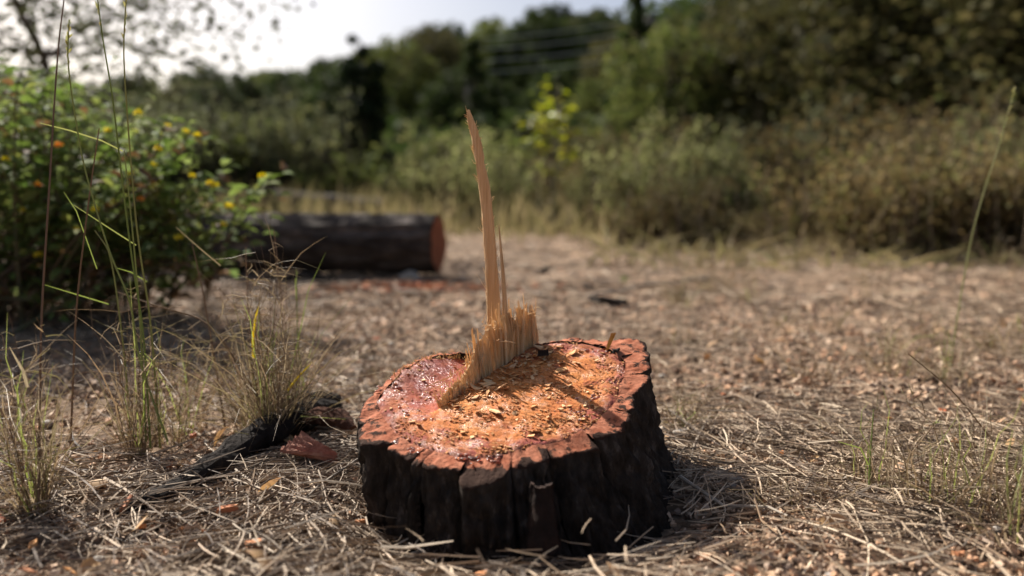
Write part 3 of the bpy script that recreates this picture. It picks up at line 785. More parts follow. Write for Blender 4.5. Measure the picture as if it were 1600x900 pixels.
# ------------------------------------------------------------------ root and bark flakes left of the stump
def lump_tube(pts, rad, mat_, name, parent=None, sides=14, flat=.8, amp=.25, fr=40, sub=8):
    pts = np.array(pts); m_ = len(pts)
    u = np.linspace(0, m_ - 1, (m_ - 1) * sub + 1)
    P = np.stack([np.interp(u, np.arange(m_), pts[:, i]) for i in range(3)], -1); R = np.interp(u, np.arange(m_), rad)
    ker = np.array([.25, .5, .25])
    for _ in range(4):
        Q = P.copy(); Q[1:-1] = .25 * P[:-2] + .5 * P[1:-1] + .25 * P[2:]; P = Q
    V, F = tubes([P], [R], sides)
    for i in range(len(V)):
        c = P[i // sides]; d = V[i] - c; d[2] *= flat
        k = 1 + amp * mn.noise(Vector(V[i] * fr)) + amp * .6 * mn.noise(Vector(V[i] * fr * 3))
        V[i] = c + d * k
    return mk(name, V, F, mat_, parent, smooth=False)
def GP(px, py, dz=0):
    g = G(px, py); return np.array([g[0], g[1], float(gz(g[0], g[1])) + dz])
root = lump_tube([GP(520, 660, .022), GP(480, 675, .030), GP(430, 698, .030), GP(380, 722, .022), GP(330, 750, .017), GP(280, 778, .015), GP(225, 797, .012), GP(180, 808, .004)],
                 [.020, .026, .025, .020, .016, .012, .010, .005], M['darkbark'], 'surface_root')
tag(recentre(root), 'black charred looking root snaking along the ground left of the stump', 'root')
o = lump_tube([GP(478, 690, .028), GP(500, 688, .036), GP(530, 692, .034), GP(552, 700, .02)], [.009, .016, .016, .008], M['chunk'], 'bark_chunk', flat=.7, amp=.4)
tag(recentre(o), 'thick rust brown chunk of bark between the root and the stump', 'bark chunk')
o = lump_tube([GP(520, 640, .02), GP(490, 655, .03), GP(462, 665, .03), GP(440, 680, .01)], [.014, .024, .024, .012], M['darkbark'], 'bark_chunk', flat=.8, amp=.4)
tag(recentre(o), 'black jagged bark piece standing behind the grass tuft near the stump', 'bark chunk')
# ribbed rust flake
V = []; nu, nv = 20, 11
a0 = GP(456, 730, .026); a1 = GP(528, 742, .014)
for i in range(nu):
    t = i / (nu - 1); wv = .021 * (1 - t) ** .75 + .001
    for j in range(nv):
        s = j / (nv - 1) * 2 - 1
        p = a0 + (a1 - a0) * t
        V.append(p + np.array([s * wv * .35, s * wv * .95, wv * .36 * (s + 1) * .55 + .0040 * math.sin(j * 2.1 + t * 2) + .0016 * nz(i * .6, j * .7)]))
V = np.array(V); V2 = V - np.array([0, .001, .0035]); idx = np.arange(nu * nv).reshape(nu, nv)
F = np.stack([idx[:-1, :-1], idx[1:, :-1], idx[1:, 1:], idx[:-1, 1:]], -1).reshape(-1, 4)
b = np.concatenate([idx[:, 0], idx[-1, 1:], idx[::-1, -1][1:], idx[0, ::-1][1:-1]]); bn = np.roll(b, -1)
q = np.stack([b, b + nu * nv, bn + nu * nv, bn], -1)
o = mk('bark_flake', np.concatenate([V, V2]), [np.concatenate([F, F[:, ::-1] + nu * nv, q])], M['flake'], smooth=False)
tag(recentre(o), 'ribbed rust coloured bark flake lying on needles left of the stump', 'bark flake')
# dark chunk leaning in front of stump bark
V = []; nu, nv = 14, 9
b0 = W(848, 868, .712); b1 = W(846, 762, .738)
for i in range(nu):
    t = i / (nu - 1)
    for j in range(nv):
        q = j / (nv - 1) * 2 - 1; wv = (.014 + .004 * nz(t * 4, 5)) * (1 - .3 * t * t) * (1 if q < 0 else 1.15)
        V.append(b0 + (b1 - b0) * t + np.array([q * wv + .003 * nz(t * 7, q * 3), .010 * q * q + .003 * nz(q * 3, t * 5, 2), .004 * nz(q * 2.2, 9) * t]))
V = np.array(V); V2 = V + np.array([0, .006, 0]); idx = np.arange(nu * nv).reshape(nu, nv)
F = np.stack([idx[:-1, :-1], idx[:-1, 1:], idx[1:, 1:], idx[1:, :-1]], -1).reshape(-1, 4)
b = np.concatenate([idx[:, 0], idx[-1, 1:], idx[::-1, -1][1:], idx[0, ::-1][1:-1]]); bn = np.roll(b, -1)
o = mk('bark_flake', np.concatenate([V, V2]), [np.concatenate([F, F[:, ::-1] + nu * nv, np.stack([b, b + nu * nv, bn + nu * nv, bn], -1)])], M['darkflake'], smooth=True)
tag(recentre(o), 'dark brown bark flake propped against the shaded front of the stump', 'bark flake')

# ------------------------------------------------------------------ felled logs
def log_mesh(p0, p1, r0, r1, name_, label, seed, cut=True, nl=130, na=72, amp=.13):
    p0 = np.array(p0); p1 = np.array(p1)
    t_ = thing(name_, label, 'log', ((p0[0] + p1[0]) / 2, (p0[1] + p1[1]) / 2, min(p0[2] - r0, p1[2] - r1)))
    O = np.array(t_.location)
    ax = p1 - p0; L = np.linalg.norm(ax); ax /= L
    A = np.cross(ax, (0, 0, 1)); A /= np.linalg.norm(A); B = np.cross(A, ax)
    V = []
    for i in range(nl):
        t = i / (nl - 1)
        for j in range(na):
            a = 2 * math.pi * j / na
            r = r0 + (r1 - r0) * t
            q = Vector((math.cos(a) * 3.2, math.sin(a) * 3.2, t * L * 3.0 + seed))
            rid = 1 - abs(mn.noise(q)) * 2
            k = r * (1 + amp * (rid - .6) + amp * .5 * mn.noise(q * 3.1) + amp * .3 * mn.noise(q * 8))
            V.append(p0 + ax * L * t + A * math.cos(a) * k + B * math.sin(a) * k)
    idx = np.arange(nl * na).reshape(nl, na)
    F = np.stack([idx[:-1], np.roll(idx[:-1], -1, 1), np.roll(idx[1:], -1, 1), idx[1:]], -1).reshape(-1, 4)
    mk('bark', np.array(V) - O, F[:, ::-1], M['lbark'], t_, smooth=True)
    for e, p, r, sg in ((0, p0, r0, -1), (1, p1, r1, 1)):
        Vc = [p + ax * sg * .004]
        nr = 8
        for k in range(1, nr + 1):
            for j in range(na):
                a = 2 * math.pi * j / na
                base = np.array(V[(nl - 1) * na + j if e else j]) - p
                Vc.append(p + base * .985 * k / nr + ax * sg * (.004 + .004 * nz(a * 2, k * .8, seed)))
        Fq = []; Ft = []
        for j in range(na): Ft.append((0, 1 + j, 1 + (j + 1) % na))
        for k in range(nr - 1):
            for j in range(na): Fq.append((1 + k * na + j, 1 + (k + 1) * na + j, 1 + (k + 1) * na + (j + 1) % na, 1 + k * na + (j + 1) % na))
        mk('cut_end', np.array(Vc) - O, [np.array(Ft), np.array(Fq)], M['lcut'], t_, smooth=True)
    return t_
YL = 3.25
c1 = W(684, 381, YL); c1[2] = c1[2]
r_ = 45 * YL / FPX
lg = log_mesh([-2.0, YL + .30, c1[2] + .0], c1, r_ * 1.04, r_, 'felled_log', 'dark felled log lying across the clearing with a rust red sawn end', 3.3)
# two chocks under the log
o = lump_tube([GP(625, 437, .0), GP(640, 436, .015), GP(655, 437, .0)], [.02, .028, .02], M['pebble'], 'stone', flat=.8)
tag(recentre(o), 'pale stone wedged under the sawn end of the felled log', 'stone')
o = lump_tube([GP(440, 437, .0), GP(470, 435, .012), GP(520, 437, .0)], [.02, .03, .02], M['darkbark'], 'wood_piece', flat=.8)
tag(recentre(o), 'dark piece of wood on the ground under the middle of the log', 'wood piece')
def FG(px, Y): 
    x = (px - 800) / FPX * Y * math.cos(PITCH); return np.array([x, Y, float(gz(x, Y))])
a = FG(335, 8.6); b = FG(600, 8.4)
log_mesh(a + [0, 0, .22], b + [0, 0, .14], .16, .14, 'felled_log', 'distant dark log half hidden in grass behind the near log', 8.1, nl=50, na=36)
a = FG(655, 8.8); b = FG(745, 9.0)
log_mesh(a + [0, 0, .12], b + [0, 0, .13], .13, .12, 'felled_log', 'short distant log lying at the edge of the clearing right of the far log', 18.1, nl=40, na=36)

# ------------------------------------------------------------------ needle litter, soil crumbs
PATCH = lambda x, y: np.array([nz(a * 1.7, b * 1.1, 77) + .6 * nz(a * 5, b * 4, 71) for a, b in zip(x, y)])
def scatter(nw, y0, y1, pw=1.0, margin=.72):
    """points over the wedge the lens covers, denser near"""
    u = rng.random(nw)
    y = y0 * (y1 / y0) ** (u ** pw)
    x = rng.uniform(-1, 1, nw) * (margin * y + .12)
    return x, y
def off_stump(x, y, m_=.0):
    return np.hypot(x - BC[0], y - BC[1]) > .185 + m_
def needles(nw, y0, y1, name_, lmin, lmax, rad, pw=1.0):
    x, y = scatter(nw, y0, y1, pw); k = off_stump(x, y, -.005)
    clump = np.array([nz(a * 5, b * 5, 4) for a, b in zip(x, y)])
    k &= (clump + rng.normal(0, .25, nw)) > -.22
    # barer soil to the right front of the stump
    k &= ~((x > .16) & (x < .36) & (y < .86) & (rng.random(nw) < .75))
    bare = np.array([nz(a * 2.3, b * 2.3, 31) for a, b in zip(x, y)])
    k &= (bare < .12) | (rng.random(nw) < .35)
    x, y = x[k], y[k]; N = len(x)
    th = rng.uniform(0, 2 * math.pi, N); L = rng.uniform(lmin, lmax, N); cur = rng.normal(0, .35, N)
    Pp = np.zeros((N, 4, 3)); lift = rng.exponential(.006, N); pit = rng.normal(0, .12, N)
    px = x - np.cos(th) * L / 2; py = y - np.sin(th) * L / 2
    for q in range(4):
        f = q / 3
        a = th + cur * f
        if q: px = px + np.cos(a) * L / 3; py = py + np.sin(a) * L / 3
        Pp[:, q, 0] = px; Pp[:, q, 1] = py; Pp[:, q, 2] = gz(px, py) + .004 + lift + np.maximum(pit * (f - .5) * L, -.004)
    R = rng.uniform(.6, 1.25, (N, 1)) * rad * np.array([[1, 1, .9, .45]])
    V, F = tubes(Pp, R, 3, cap=False)
    o = stuff(mk(name_, V, F, M['needle'])); return o
tag(needles(44000, .52, 2.4, 'pine_needles', .025, .075, .00078), 'tangled dry pine needles covering the near ground', 'pine needles')
tag(needles(9000, 2.2, 5.5, 'pine_needles', .06, .14, .0018), 'dry pine needles on the clearing floor near the felled log', 'pine needles')
tag(needles(2100, .5, 1.15, 'dry_stems', .05, .15, .0012), 'thicker dry grass stems strewn over the needles around the stump', 'dry stems')

x, y = scatter(38000, .5, 2.6); k = off_stump(x, y, -.01); x, y = x[k], y[k]
V, F = flakes(np.stack([x, y, gz(x, y) + .002], -1), (.002 + .012 * rng.random(len(x)) ** 2) * (1 + .4 * (y > 1.3)), .3, .4)
tag(stuff(mk('litter', V, F, M['litter'])), 'crumbs of bark, soil and chips covering the near ground', 'litter')
x, y = scatter(24000, 1.9, 11, margin=.8); k = PATCH(x, y) + rng.normal(0, .3, len(x)) > -.1; x, y = x[k], y[k]
V, F = flakes(np.stack([x, y, gz(x, y) + .003], -1), (.006 + .03 * rng.random(len(x)) ** 1.8), .10, .18)
tag(stuff(mk('litter', V, F, M['litter'])), 'dry leaf and bark bits covering the clearing behind the stump', 'litter')
# orange chips patch in front of the far log
x = rng.normal(-.36, .20, 500); y = rng.normal(2.84, .07, 500)
V, F = flakes(np.stack([x, y, gz(x, y) + .004], -1), rng.uniform(.008, .022, 500), .25, .4)
tag(stuff(mk('orange_chips', V, F, M['orangechip'])), 'patch of orange saw chips on the ground before the felled log', 'saw chips')

# countable litter pieces
def litter_piece(kind, x, y):
    z = float(gz(x, y))
    if kind == 'pebble':
        s = random.uniform(.004, .011); v = BV * np.array([s * 1.2, s, s * 1.3]) * (1 + .15 * rng.normal(size=(len(BV), 1)) * 0)
        v = v * np.array([[1 + .22 * mn.noise(Vector(p * 1.7) + Vector((x * 50, y * 50, 0)))] for p in BV])
        o = mk('pebble', v, BF, M['pebble'], smooth=True); o.location = (x, y, z + s * .45); o.rotation_euler = (0, 0, random.uniform(0, 6.28))
    elif kind == 'dry_leaf':
        L = random.uniform(.016, .036)
        v, f = leafmesh(np.zeros((1, 3)), np.array([[1., 0, random.uniform(-.1, .5)]]), np.array([[random.gauss(0, .4), random.gauss(0, .4), 1.]]), np.array([L]), np.array([L * random.uniform(.35, .6)]), fold=random.uniform(-.6, .9), droop=random.uniform(-.3, .4))
        o = mk('dry_leaf', v, f, M['leafdry'], smooth=True); o.location = (x, y, z + .012); o.rotation_euler = (random.gauss(0, .3), random.gauss(0, .3), random.uniform(0, 6.28))
    else:
        s = random.uniform(.007, .018); v, f = flakes(np.zeros((1, 3)), np.array([s]), random.uniform(.15, .4), .3, np.array([random.uniform(.8, 2.2)]))
        o = mk('wood_chip', v, f, M['orangechip'] if random.random() < .6 else M['chip']); o.location = (x, y, z + .010)
    return o
for kind, cnt, lab, cat, grp in (('pebble', 60, 'small rounded pebble among the dry needles on the ground', 'pebble', 'pebbles on the ground'),
                                 ('dry_leaf', 80, 'small curled dry leaf lying on the needle litter', 'leaf', 'dry leaves on the ground'),
                                 ('wood_chip', 60, 'orange or tan wood chip fallen on the needle litter', 'wood chip', 'wood chips on the ground')):
    c = 0
    while c < cnt:
        x, y = scatter(1, .58, 1.9); x, y = float(x[0]), float(y[0])
        if not off_stump(x, y, .01): continue
        tag(litter_piece(kind, x, y), lab, cat, grp); c += 1
# grey twigs
def twig(pts, r, label):
    V, F = tubes([np.array(pts)], [np.linspace(r, r * .6, len(pts))], 6); o = mk('twig', V, F, M['twig']); return tag(recentre(o), label, 'twig')
twig([GP(700, 745 + 75, .012), GP(660, 838, .012), GP(600, 872, .010), GP(560, 895, .01)], .0028, 'pale grey twig lying slantwise in front of the left side of the stump')
twig([GP(590, 800, .014), GP(640, 826, .014), GP(755, 862, .012)], .003, 'straight tan twig touching the front foot of the stump')
twig([GP(620, 742, .03), GP(560, 748, .016), GP(500, 780, .012), GP(470, 800, .008)], .0022, 'thin greenish twig leaning on the left side of the stump')
twig([GP(0, 762, .012), GP(60, 775, .012), GP(85, 800, .010)], .0025, 'thin twig on the needles at the left edge')
twig([GP(1110, 655, .01), GP(1085, 700, .008), GP(1080, 722, .004)], .0016, 'thin upright looking twig right of the stump foot')
twig([GP(1062, 760, .012), GP(1130, 790, .010), GP(1200, 800, .010), GP(1230, 815, .008)], .0022, 'grey twig crossing the edge of the shadow right of the stump')
twig([GP(1110, 440, .02), GP(1010, 452, .015), GP(915, 470, .01)], .008, 'blurred pale twig on the clearing beyond the stump')
for (px, py, s, lab) in [(950, 480, .10, 'flat dark bark slab on the clearing behind the stump'), (850, 428, .07, 'dark bark bit on the clearing right of the log end'), (1245, 385, .13, 'grey stone at the foot of the brown bushes'), (920, 455, .05, 'small dark bark bit beside the flat slab')]:
    g = GP(px, py, .004)
    V, F = flakes(np.array([g]), np.array([s]), .22, .1, np.array([1.6]))
    tag(recentre(mk('bark_slab', V, F, M['darkbark'] if 'dark' in lab else M['pebble'])), lab, 'stone' if 'stone' in lab else 'bark piece')

# ------------------------------------------------------------------ grass
def arcs(N, base, hmin, hmax, spread, lean=0.35, K=6, brad=.008, droop=.5):
    th = rng.uniform(0, 2 * math.pi, N); b = np.array(base) + np.stack([np.cos(th), np.sin(th), np.zeros(N)], -1) * (rng.random(N) ** .5 * brad)[:, None]
    hgt = rng.uniform(hmin, hmax, N); ln = np.abs(rng.normal(0, lean, N)); dv = th + rng.normal(0, .8, N)
    P = np.zeros((N, K, 3))
    for q in range(K):
        t = q / (K - 1)
        out = hgt * (ln * t + spread * ln * t * t)
        P[:, q] = b + np.stack([np.cos(dv) * out, np.sin(dv) * out, hgt * (t - droop * ln * t ** 3)], -1) + rng.normal(0, .004, (N, 3)) * t
    return P
def tuft(px, py, hpx, N, label, width=.0011, lean=.35, brad=.012, m_='tuft', green=None, side=None):
    g = GP(px, py, -.002); d = g[1]; hm = hpx * d / FPX
    t_ = thing('grass_tuft', label, 'grass tuft', g)
    nb = int(N * .75)
    P = arcs(nb, (0, 0, 0), hm * .25, hm * 1.0, .8, lean * 1.2, brad=brad * 1.3)
    Wd = rng.uniform(.3, .85, (nb, 1)) * width * np.array([[1, 1, .95, .8, .55, .1]])
    V, F = ribbons(P, Wd); stuff(mk('dry_blades', V, F, M[m_], t_))
    nc = max(5, N // 6)
    C = arcs(nc, (0, 0, 0), hm * .55, hm * 1.2, .25, lean * .6, brad=brad)
    C[:, 1:-1] += rng.normal(0, .006, (nc, 4, 3)) * hm * 6
    V, F = tubes(C, rng.uniform(.5, .9, (nc, 1)) * width * .6 * np.array([[1.2, 1.1, 1, .8, .6, .3]]), 4); stuff(mk('stems', V, F, M['redstalk'], t_))
    n2 = int(N * 1.5)
    ci = rng.integers(0, nc, n2); ki = rng.uniform(1, 4.9, n2); k0 = ki.astype(int); fr = (ki - k0)[:, None]
    src = C[ci, k0] * (1 - fr) + C[ci, k0 + 1] * fr
    Q = np.zeros((n2, 5, 3)); dv = rng.normal(size=(n2, 3)); dv[:, 2] = dv[:, 2] * .5 + .45; dv /= np.linalg.norm(dv, axis=1, keepdims=True); L = (.08 + .40 * rng.random(n2) ** 2) * hm
    kink = rng.normal(0, .35, (n2, 3))
    for q in range(5):
        f = q / 4
        Q[:, q] = src + (dv * f + kink * max(0, f - .5) * 1.2) * L[:, None] + np.array([0, 0, -1]) * (L * .22 * f * f)[:, None]
    V, F = ribbons(Q, rng.uniform(.5, 1.1, (n2, 1)) * width * .55 * np.array([[1, .95, .85, .6, .1]])); stuff(mk('wisps', V, F, M['straw' if m_ == 'x' else m_], t_))
    if green:
        P = arcs(green, (0, 0, 0), hm * .5, hm * 1.2, .3, lean * .8, brad=brad)
        for k in range(green):
            V, F = ribbons(P[k:k + 1], np.ones((1, 1)) * width * .75 * np.array([[1, 1, .95, .8, .5, .1]])); mk('green_blade', V, F, M['blade'], t_)
    return t_
def blade_at(t_, pts, Y, hw, m_, name_):
    O = np.array(t_.location)
    V, F = ribbons(np.array([[W(px, py, Y) - O for px, py in pts]]), np.array([[hw] * (len(pts) - 1) + [hw * .15]]), roll=np.array([[[0.2, 1., .1]]]))
    return mk(name_, V, F, M[m_], t_)
t1 = tuft(430, 690, 290, 250, 'large dry grass tuft with a yellow blade growing beside the black root', .0011, .30, .022, green=9)
blade_at(t1, [(397, 560), (396, 530), (399, 500), (406, 474)], t1.location[1], .0022, 'yellow', 'yellow_blade')
blade_at(t1, [(450, 610), (465, 590), (488, 566)], t1.location[1] - .03, .0015, 'yellow', 'yellow_blade')
blade_at(t1, [(470, 650), (540, 655)], t1.location[1] - .05, .001, 'blade', 'green_blade')
tuft(395, 670, 200, 90, 'dry grass clump directly left behind the large tuft by the root', .001, .4, .02, green=4)
tuft(455, 660, 190, 70, 'thin dry grass clump directly right behind the large tuft by the root', .001, .4, .02, green=3)
t2 = tuft(215, 708, 260, 80, 'slender half green grass clump between the left edge tuft and the large tuft', .0012, .28, .012, green=4)
tuft(268, 690, 210, 40, 'sparse thin grass clump just right of the slender half green clump', .001, .22, .015, green=6)
tuft(300, 668, 180, 40, 'sparse grass clump half way between slender clump and large tuft', .001, .25, .012, green=4)
blade_at(t2, [(210, 655), (190, 640), (172, 620)], 1.05, .0028, 'straw', 'pale_blade')
t3 = tuft(55, 812, 310, 95, 'dark stemmed grass tuft at the left edge of the picture', .0013, .32, .010, green=8)
blade_at(t3, [(45, 605), (38, 580), (15, 542)], .80, .0022, 'straw', 'pale_blade')
tuft(20, 690, 160, 40, 'dim grass tuft in the bush shade at the far left edge', .0012, .4, .02, green=6)
tuft(1070, 668, 95, 70, 'small pale grass tuft growing right beside the stump', .0011, .5, .016, green=3)
tuft(1360, 760, 140, 45, 'thin grass tuft with a white tip in the right foreground', .0011, .35, .02, green=3)
tuft(1450, 790, 190, 60, 'tall wispy grass tuft in the right foreground', .0011, .35, .03, green=4)
tuft(1540, 800, 230, 90, 'largest wispy grass tuft at the right edge', .0012, .4, .04, green=6)
tuft(1590, 850, 200, 60, 'brown grass tuft cut by the right edge of the picture', .0012, .4, .03, green=3)
tuft(1240, 790, 90, 40, 'low dry grass wisp right of the stump shadow', .0010, .6, .03)
tuft(1320, 690, 60, 40, 'low flattened dry grass wisp behind the white tipped tuft', .0010, .8, .05)
tuft(1275, 600, 80, 40, 'blurred dry grass tuft on the clearing right of the stump', .0014, .5, .03)
tuft(1395, 590, 90, 45, 'blurred dry grass tuft further right on the clearing', .0014, .5, .03, green=2)
tuft(1480, 600, 110, 50, 'blurred dry grass tuft at the foot of the tall seed stalk', .0014, .45, .03, green=3)
tuft(1580, 560, 110, 50, 'blurred dry grass tuft by the right edge of the clearing', .0016, .5, .04, green=2)
for k in range(26):
    px = random.uniform(900, 1600); py = random.uniform(405, 560)
    if abs(px - 975) < 40: continue
    o = tuft(px, py, random.uniform(35, 75), 26, 'small blurred dry grass tuft on the clearing floor right of the stump', .0018, .5, .03, green=random.choice([None, 2])); o['group'] = 'small dry tufts on the clearing'
tuft(590, 605, 50, 26, 'pale fuzzy grass sprig behind the left rim of the stump', .0012, .3, .02)
# single upright stalk right foreground
def stalk(pts, Y, r0, label, m_='stalk', head=None, blades=(), grp=None, Y1=None):
    Y1 = Y if Y1 is None else Y1
    ys = np.linspace(Y, Y1, len(pts))
    P = np.array([W(px, py, yy) for (px, py), yy in zip(pts, ys)])
    u = np.linspace(0, len(P) - 1, len(P) * 5)
    Q = np.stack([np.interp(u, np.arange(len(P)), P[:, i]) for i in range(3)], -1)
    for _ in range(4):
        Q2 = Q.copy(); Q2[1:-1] = .25 * Q[:-2] + .5 * Q[1:-1] + .25 * Q[2:]; Q = Q2
    base = Q[0].copy()
    t_ = thing('grass_stalk', label, 'grass stalk', base, grp)
    V, F = tubes([Q - base], [np.linspace(r0, r0 * .45, len(Q))], 5); mk('stem', V, F, M[m_], t_)
    for bl in blades:
        V, F = ribbons(np.array([[W(px, py, Y) - base for px, py in bl]]), np.array([np.concatenate([np.full(len(bl) - 1, r0 * .62), [r0 * .25]])]), roll=np.array([[[.3, 1., .2]]]))
        mk('blade', V, F, M['blade' if m_ == 'stalk' else 'straw'], t_)
    if head:
        n_ = head
        ps = []; ds = []
        i0 = int(len(Q) * .80)
        for k in range(n_):
            i = random.uniform(i0, len(Q) - 1.001); a = Q[int(i)] + (Q[int(i) + 1] - Q[int(i)]) * (i % 1)
            ps.append(a - base); dd = Q[-1] - Q[-4]; dd /= np.linalg.norm(dd); ds.append(dd + rng.normal(0, .35, 3))
        V, F = leafmesh(np.array(ps), np.array(ds), rng.normal(size=(n_, 3)), rng.uniform(.006, .011, n_), np.full(n_, .0026)); mk('seed_head', V, F, M['seed'], t_)
    return t_
def gy_at(px, py): return G(px, py)[1]
stalk([(1484, 580), (1492, 520), (1505, 440), (1520, 360), (1540, 290), (1562, 225), (1585, 140)], 1.5, .0016, 'tall green grass stalk with a seed head at the right edge', head=26)
stalk([(1358, 762), (1359, 720), (1362, 680), (1365, 640)], gy_at(1358, 770), .0013, 'single upright green grass stem in the right foreground', blades=[[(1361, 735), (1345, 700), (1310, 690)]])
stalk([(1640, 790), (1560, 700), (1490, 610), (1418, 552)], 1.0, .0015, 'long dark dry stem leaning in from the right edge', 'redstalk')
stalk([(1385, 790), (1415, 720), (1450, 675), (1460, 660)], 0.95, .0014, 'brown stem with a white bud in the right foreground', 'redstalk', head=4)
# the tall stalks on the left
YA = .92
stalk([(262, 690), (215, 560), (205, 470), (172, 400), (130, 260), (112, 150), (105, 90), (108, 30)], 1.0, .0015, 'tall green stalk with a brown spike head left of the bush centre', head=22, blades=[[(152, 420), (120, 330), (100, 300)]], Y1=.95)
stalk([(60, 800), (62, 640), (64, 494), (78, 278), (84, 170), (92, 60), (104, -30)], .80, .0015, 'reddish thin stalk leaning up along the left edge', 'redstalk', Y1=.95)
stalk([(110, 700), (118, 480), (140, 300), (155, 200)], 1.0, .0015, 'reddish thin stalk rising between the two green stalks', 'redstalk')
stalk([(235, 700), (225, 520), (205, 400), (188, 260), (176, 150), (160, 60), (150, -20)], 1.02, .0015, 'tall green stalk with a long blade bent to the left', head=12, blades=[[(192, 236), (160, 220), (110, 204), (62, 192)]], Y1=.95)
stalk([(228, 690), (218, 480), (204, 330), (194, 236)], 1.02, .0015, 'dark green stalk ending where the pale blade folds over', blades=[[(213, 383), (180, 362), (115, 320)]])
stalk([(250, 700), (236, 500), (214, 370), (200, 200), (192, 80), (198, -20)], 1.05, .0015, 'rightmost tall green stalk before the bush', head=12, blades=[[(230, 440), (205, 425), (180, 418)]], Y1=.95)
stalk([(206, 700), (195, 560), (180, 440), (170, 390), (148, 360)], 1.04, .0015, 'short green stalk with a bent blade below the tall stalks', blades=[[(170, 475), (120, 460), (70, 445)]])
stalk([(352, 670), (335, 560), (318, 460), (300, 380)], 1.12, .0015, 'thin stem rising from the tufts before the near log', 'redstalk', blades=[[(345, 415), (315, 390), (275, 355)]])
stalk([(440, 640), (445, 560), (435, 420), (428, 360)], 1.2, .0015, 'thin straw stem in front of the dark log', 'redstalk')
stalk([(480, 640), (465, 540), (463, 420)], 1.2, .0015, 'thin green stem right of the straw stem before the log', blades=[[(464, 470), (462, 440), (465, 425)]])
stalk([(400, 640), (390, 520), (385, 430), (384, 385)], 1.2, .0015, 'short brown stem above the large grass tuft', 'redstalk')
stalk([(440, 680), (330, 500), (250, 480), (180, 455)], 1.08, .0015, 'long straw arching left over the slender grass clump', 'redstalk')
# sprout on the clearing
g = GP(975, 447); sp = thing('sprout', 'tiny green sprout alone on the clearing behind the stump', 'sprout', g)
V, F = tubes([[(0, 0, 0), (0, 0, .02), (.002, 0, .035)]], [[.002, .002, .001]], 5); mk('stem', V, F, M['stalk'], sp)
for k in range(7):
    a = k * 2.4; V, F = leafmesh(np.array([[0, 0, .012 + .003 * k]]), np.array([[math.cos(a), math.sin(a), .7]]), np.array([[0, 0, 1.]]), np.array([.024]), np.array([.013])); mk('leaf', V, F, M['bleaf'], sp)

# ------------------------------------------------------------------ flowering bush on the left
bush = thing('flowering_bush', 'leafy green bush with yellow and orange flowers at the left', 'bush', (-1.38, 2.15, 0))
OB = np.array(bush.location)
stems = []; lp = []; ld_ = []; tips = []
targets = []
for px, py, Y in [(430, 275, 2.0), (405, 300, 2.05), (350, 300, 2.0), (318, 215, 2.05), (296, 190, 2.05), (270, 200, 2.1), (245, 175, 2.1), (215, 180, 2.0), (300, 290, 1.95), (330, 330, 1.9), (360, 350, 1.95), (330, 400, 1.9), (370, 420, 1.95), (280, 380, 1.85), (240, 300, 1.85), (385, 310, 1.95), (345, 270, 2.0), (312, 250, 1.95), (350, 400, 1.85)]:
    targets.append(W(px, py, Y))
for k in range(100):
    px = random.uniform(-170, 320); 
    cap = np.interp(px, [-170, 0, 60, 120, 180, 230, 320], [30, 70, 95, 110, 165, 175, 200])
    py = cap + abs(random.gauss(0, 1)) * 150
    targets.append(W(px, min(py, 470), random.uniform(1.75, 2.6)))
for tg in targets:
    f = np.array([random.gauss(0, .16) - .1, random.gauss(0, .14), 0]); b = np.array([tg[0] * .35 + OB[0] * .65 + f[0], OB[1] + f[1], 0.0])
    b[2] = float(gz(b[0], b[1])) - .01
    m1 = b + (tg - b) * .5 + np.array([random.gauss(0, .04), random.gauss(0, .04), .07])
    u = np.linspace(0, 1, 9)[:, None]; P = (1 - u) ** 2 * b + 2 * u * (1 - u) * m1 + u * u * tg
    stems.append(P); tips.append(tg)
    nl = int(17 + 13 * np.linalg.norm(tg - b))
    for q in range(nl):
        t = .22 + .78 * (q / nl) ** .8; c = (1 - t) ** 2 * b + 2 * t * (1 - t) * m1 + t * t * tg
        for sgn in (0, 1):
            a = q * 1.57 + sgn * math.pi + random.gauss(0, .4)
            off = np.array([math.cos(a), math.sin(a), random.gauss(.25, .35)])
            pet = random.uniform(.004, .035) if random.random() < .75 else random.uniform(.03, .10)
            lp.append(c + off * pet); ld_.append(off)
lp = np.array(lp); ld_ = np.array(ld_)
V, F = tubes(stems, [np.linspace(.0055, .0016, 9)] * len(stems), 5)
stuff(mk('stems', V - OB, F, M['bstem'], bush))
N = len(lp); LL = rng.uniform(.024, .050, N); WWd = LL * rng.uniform(.5, .68, N)
upv = np.array([0, 0, 1.]) + rng.normal(0, .35, (N, 3))
scr = lp[:, 1] + .25 * np.abs(lp[:, 0] + 1.0)        # nearest ones show largest
order = np.argsort(scr)
sep = order[:300]; rest = order[300:]
low = lp[:, 2] < .18
dry = (rng.random(N) < np.where(low, .5, .06))
protos = []
for k in range(10):
    V, F = leafmesh(np.zeros((1, 3)), np.array([[1., 0, 0]]), np.array([[0, 0, 1.]]), np.array([1.0]), np.array([random.uniform(.5, .68)]), fold=random.uniform(.1, .5), droop=random.uniform(.05, .35))
    o = mk('leaf', V, F, M['bleafdry'] if k == 9 else M['bleaf'], bush, smooth=True); protos.append(o)
for c, i in enumerate(sep):
    pr = protos[9] if dry[i] else protos[c % 9]
    first = pr.get('used') is None
    o = pr if first else pr.copy()
    if not first: COL.objects.link(o)
    pr['used'] = 1
    d = ld_[i] / np.linalg.norm(ld_[i]); s = np.cross(upv[i], d); s /= np.linalg.norm(s); u = np.cross(d, s)
    mt = Matrix(((d[0], s[0], u[0], 0), (d[1], s[1], u[1], 0), (d[2], s[2], u[2], 0), (0, 0, 0, 1)))
    o.rotation_euler = mt.to_euler(); o.location = tuple(lp[i] - OB); o.scale = (LL[i],) * 3
    o.parent = bush
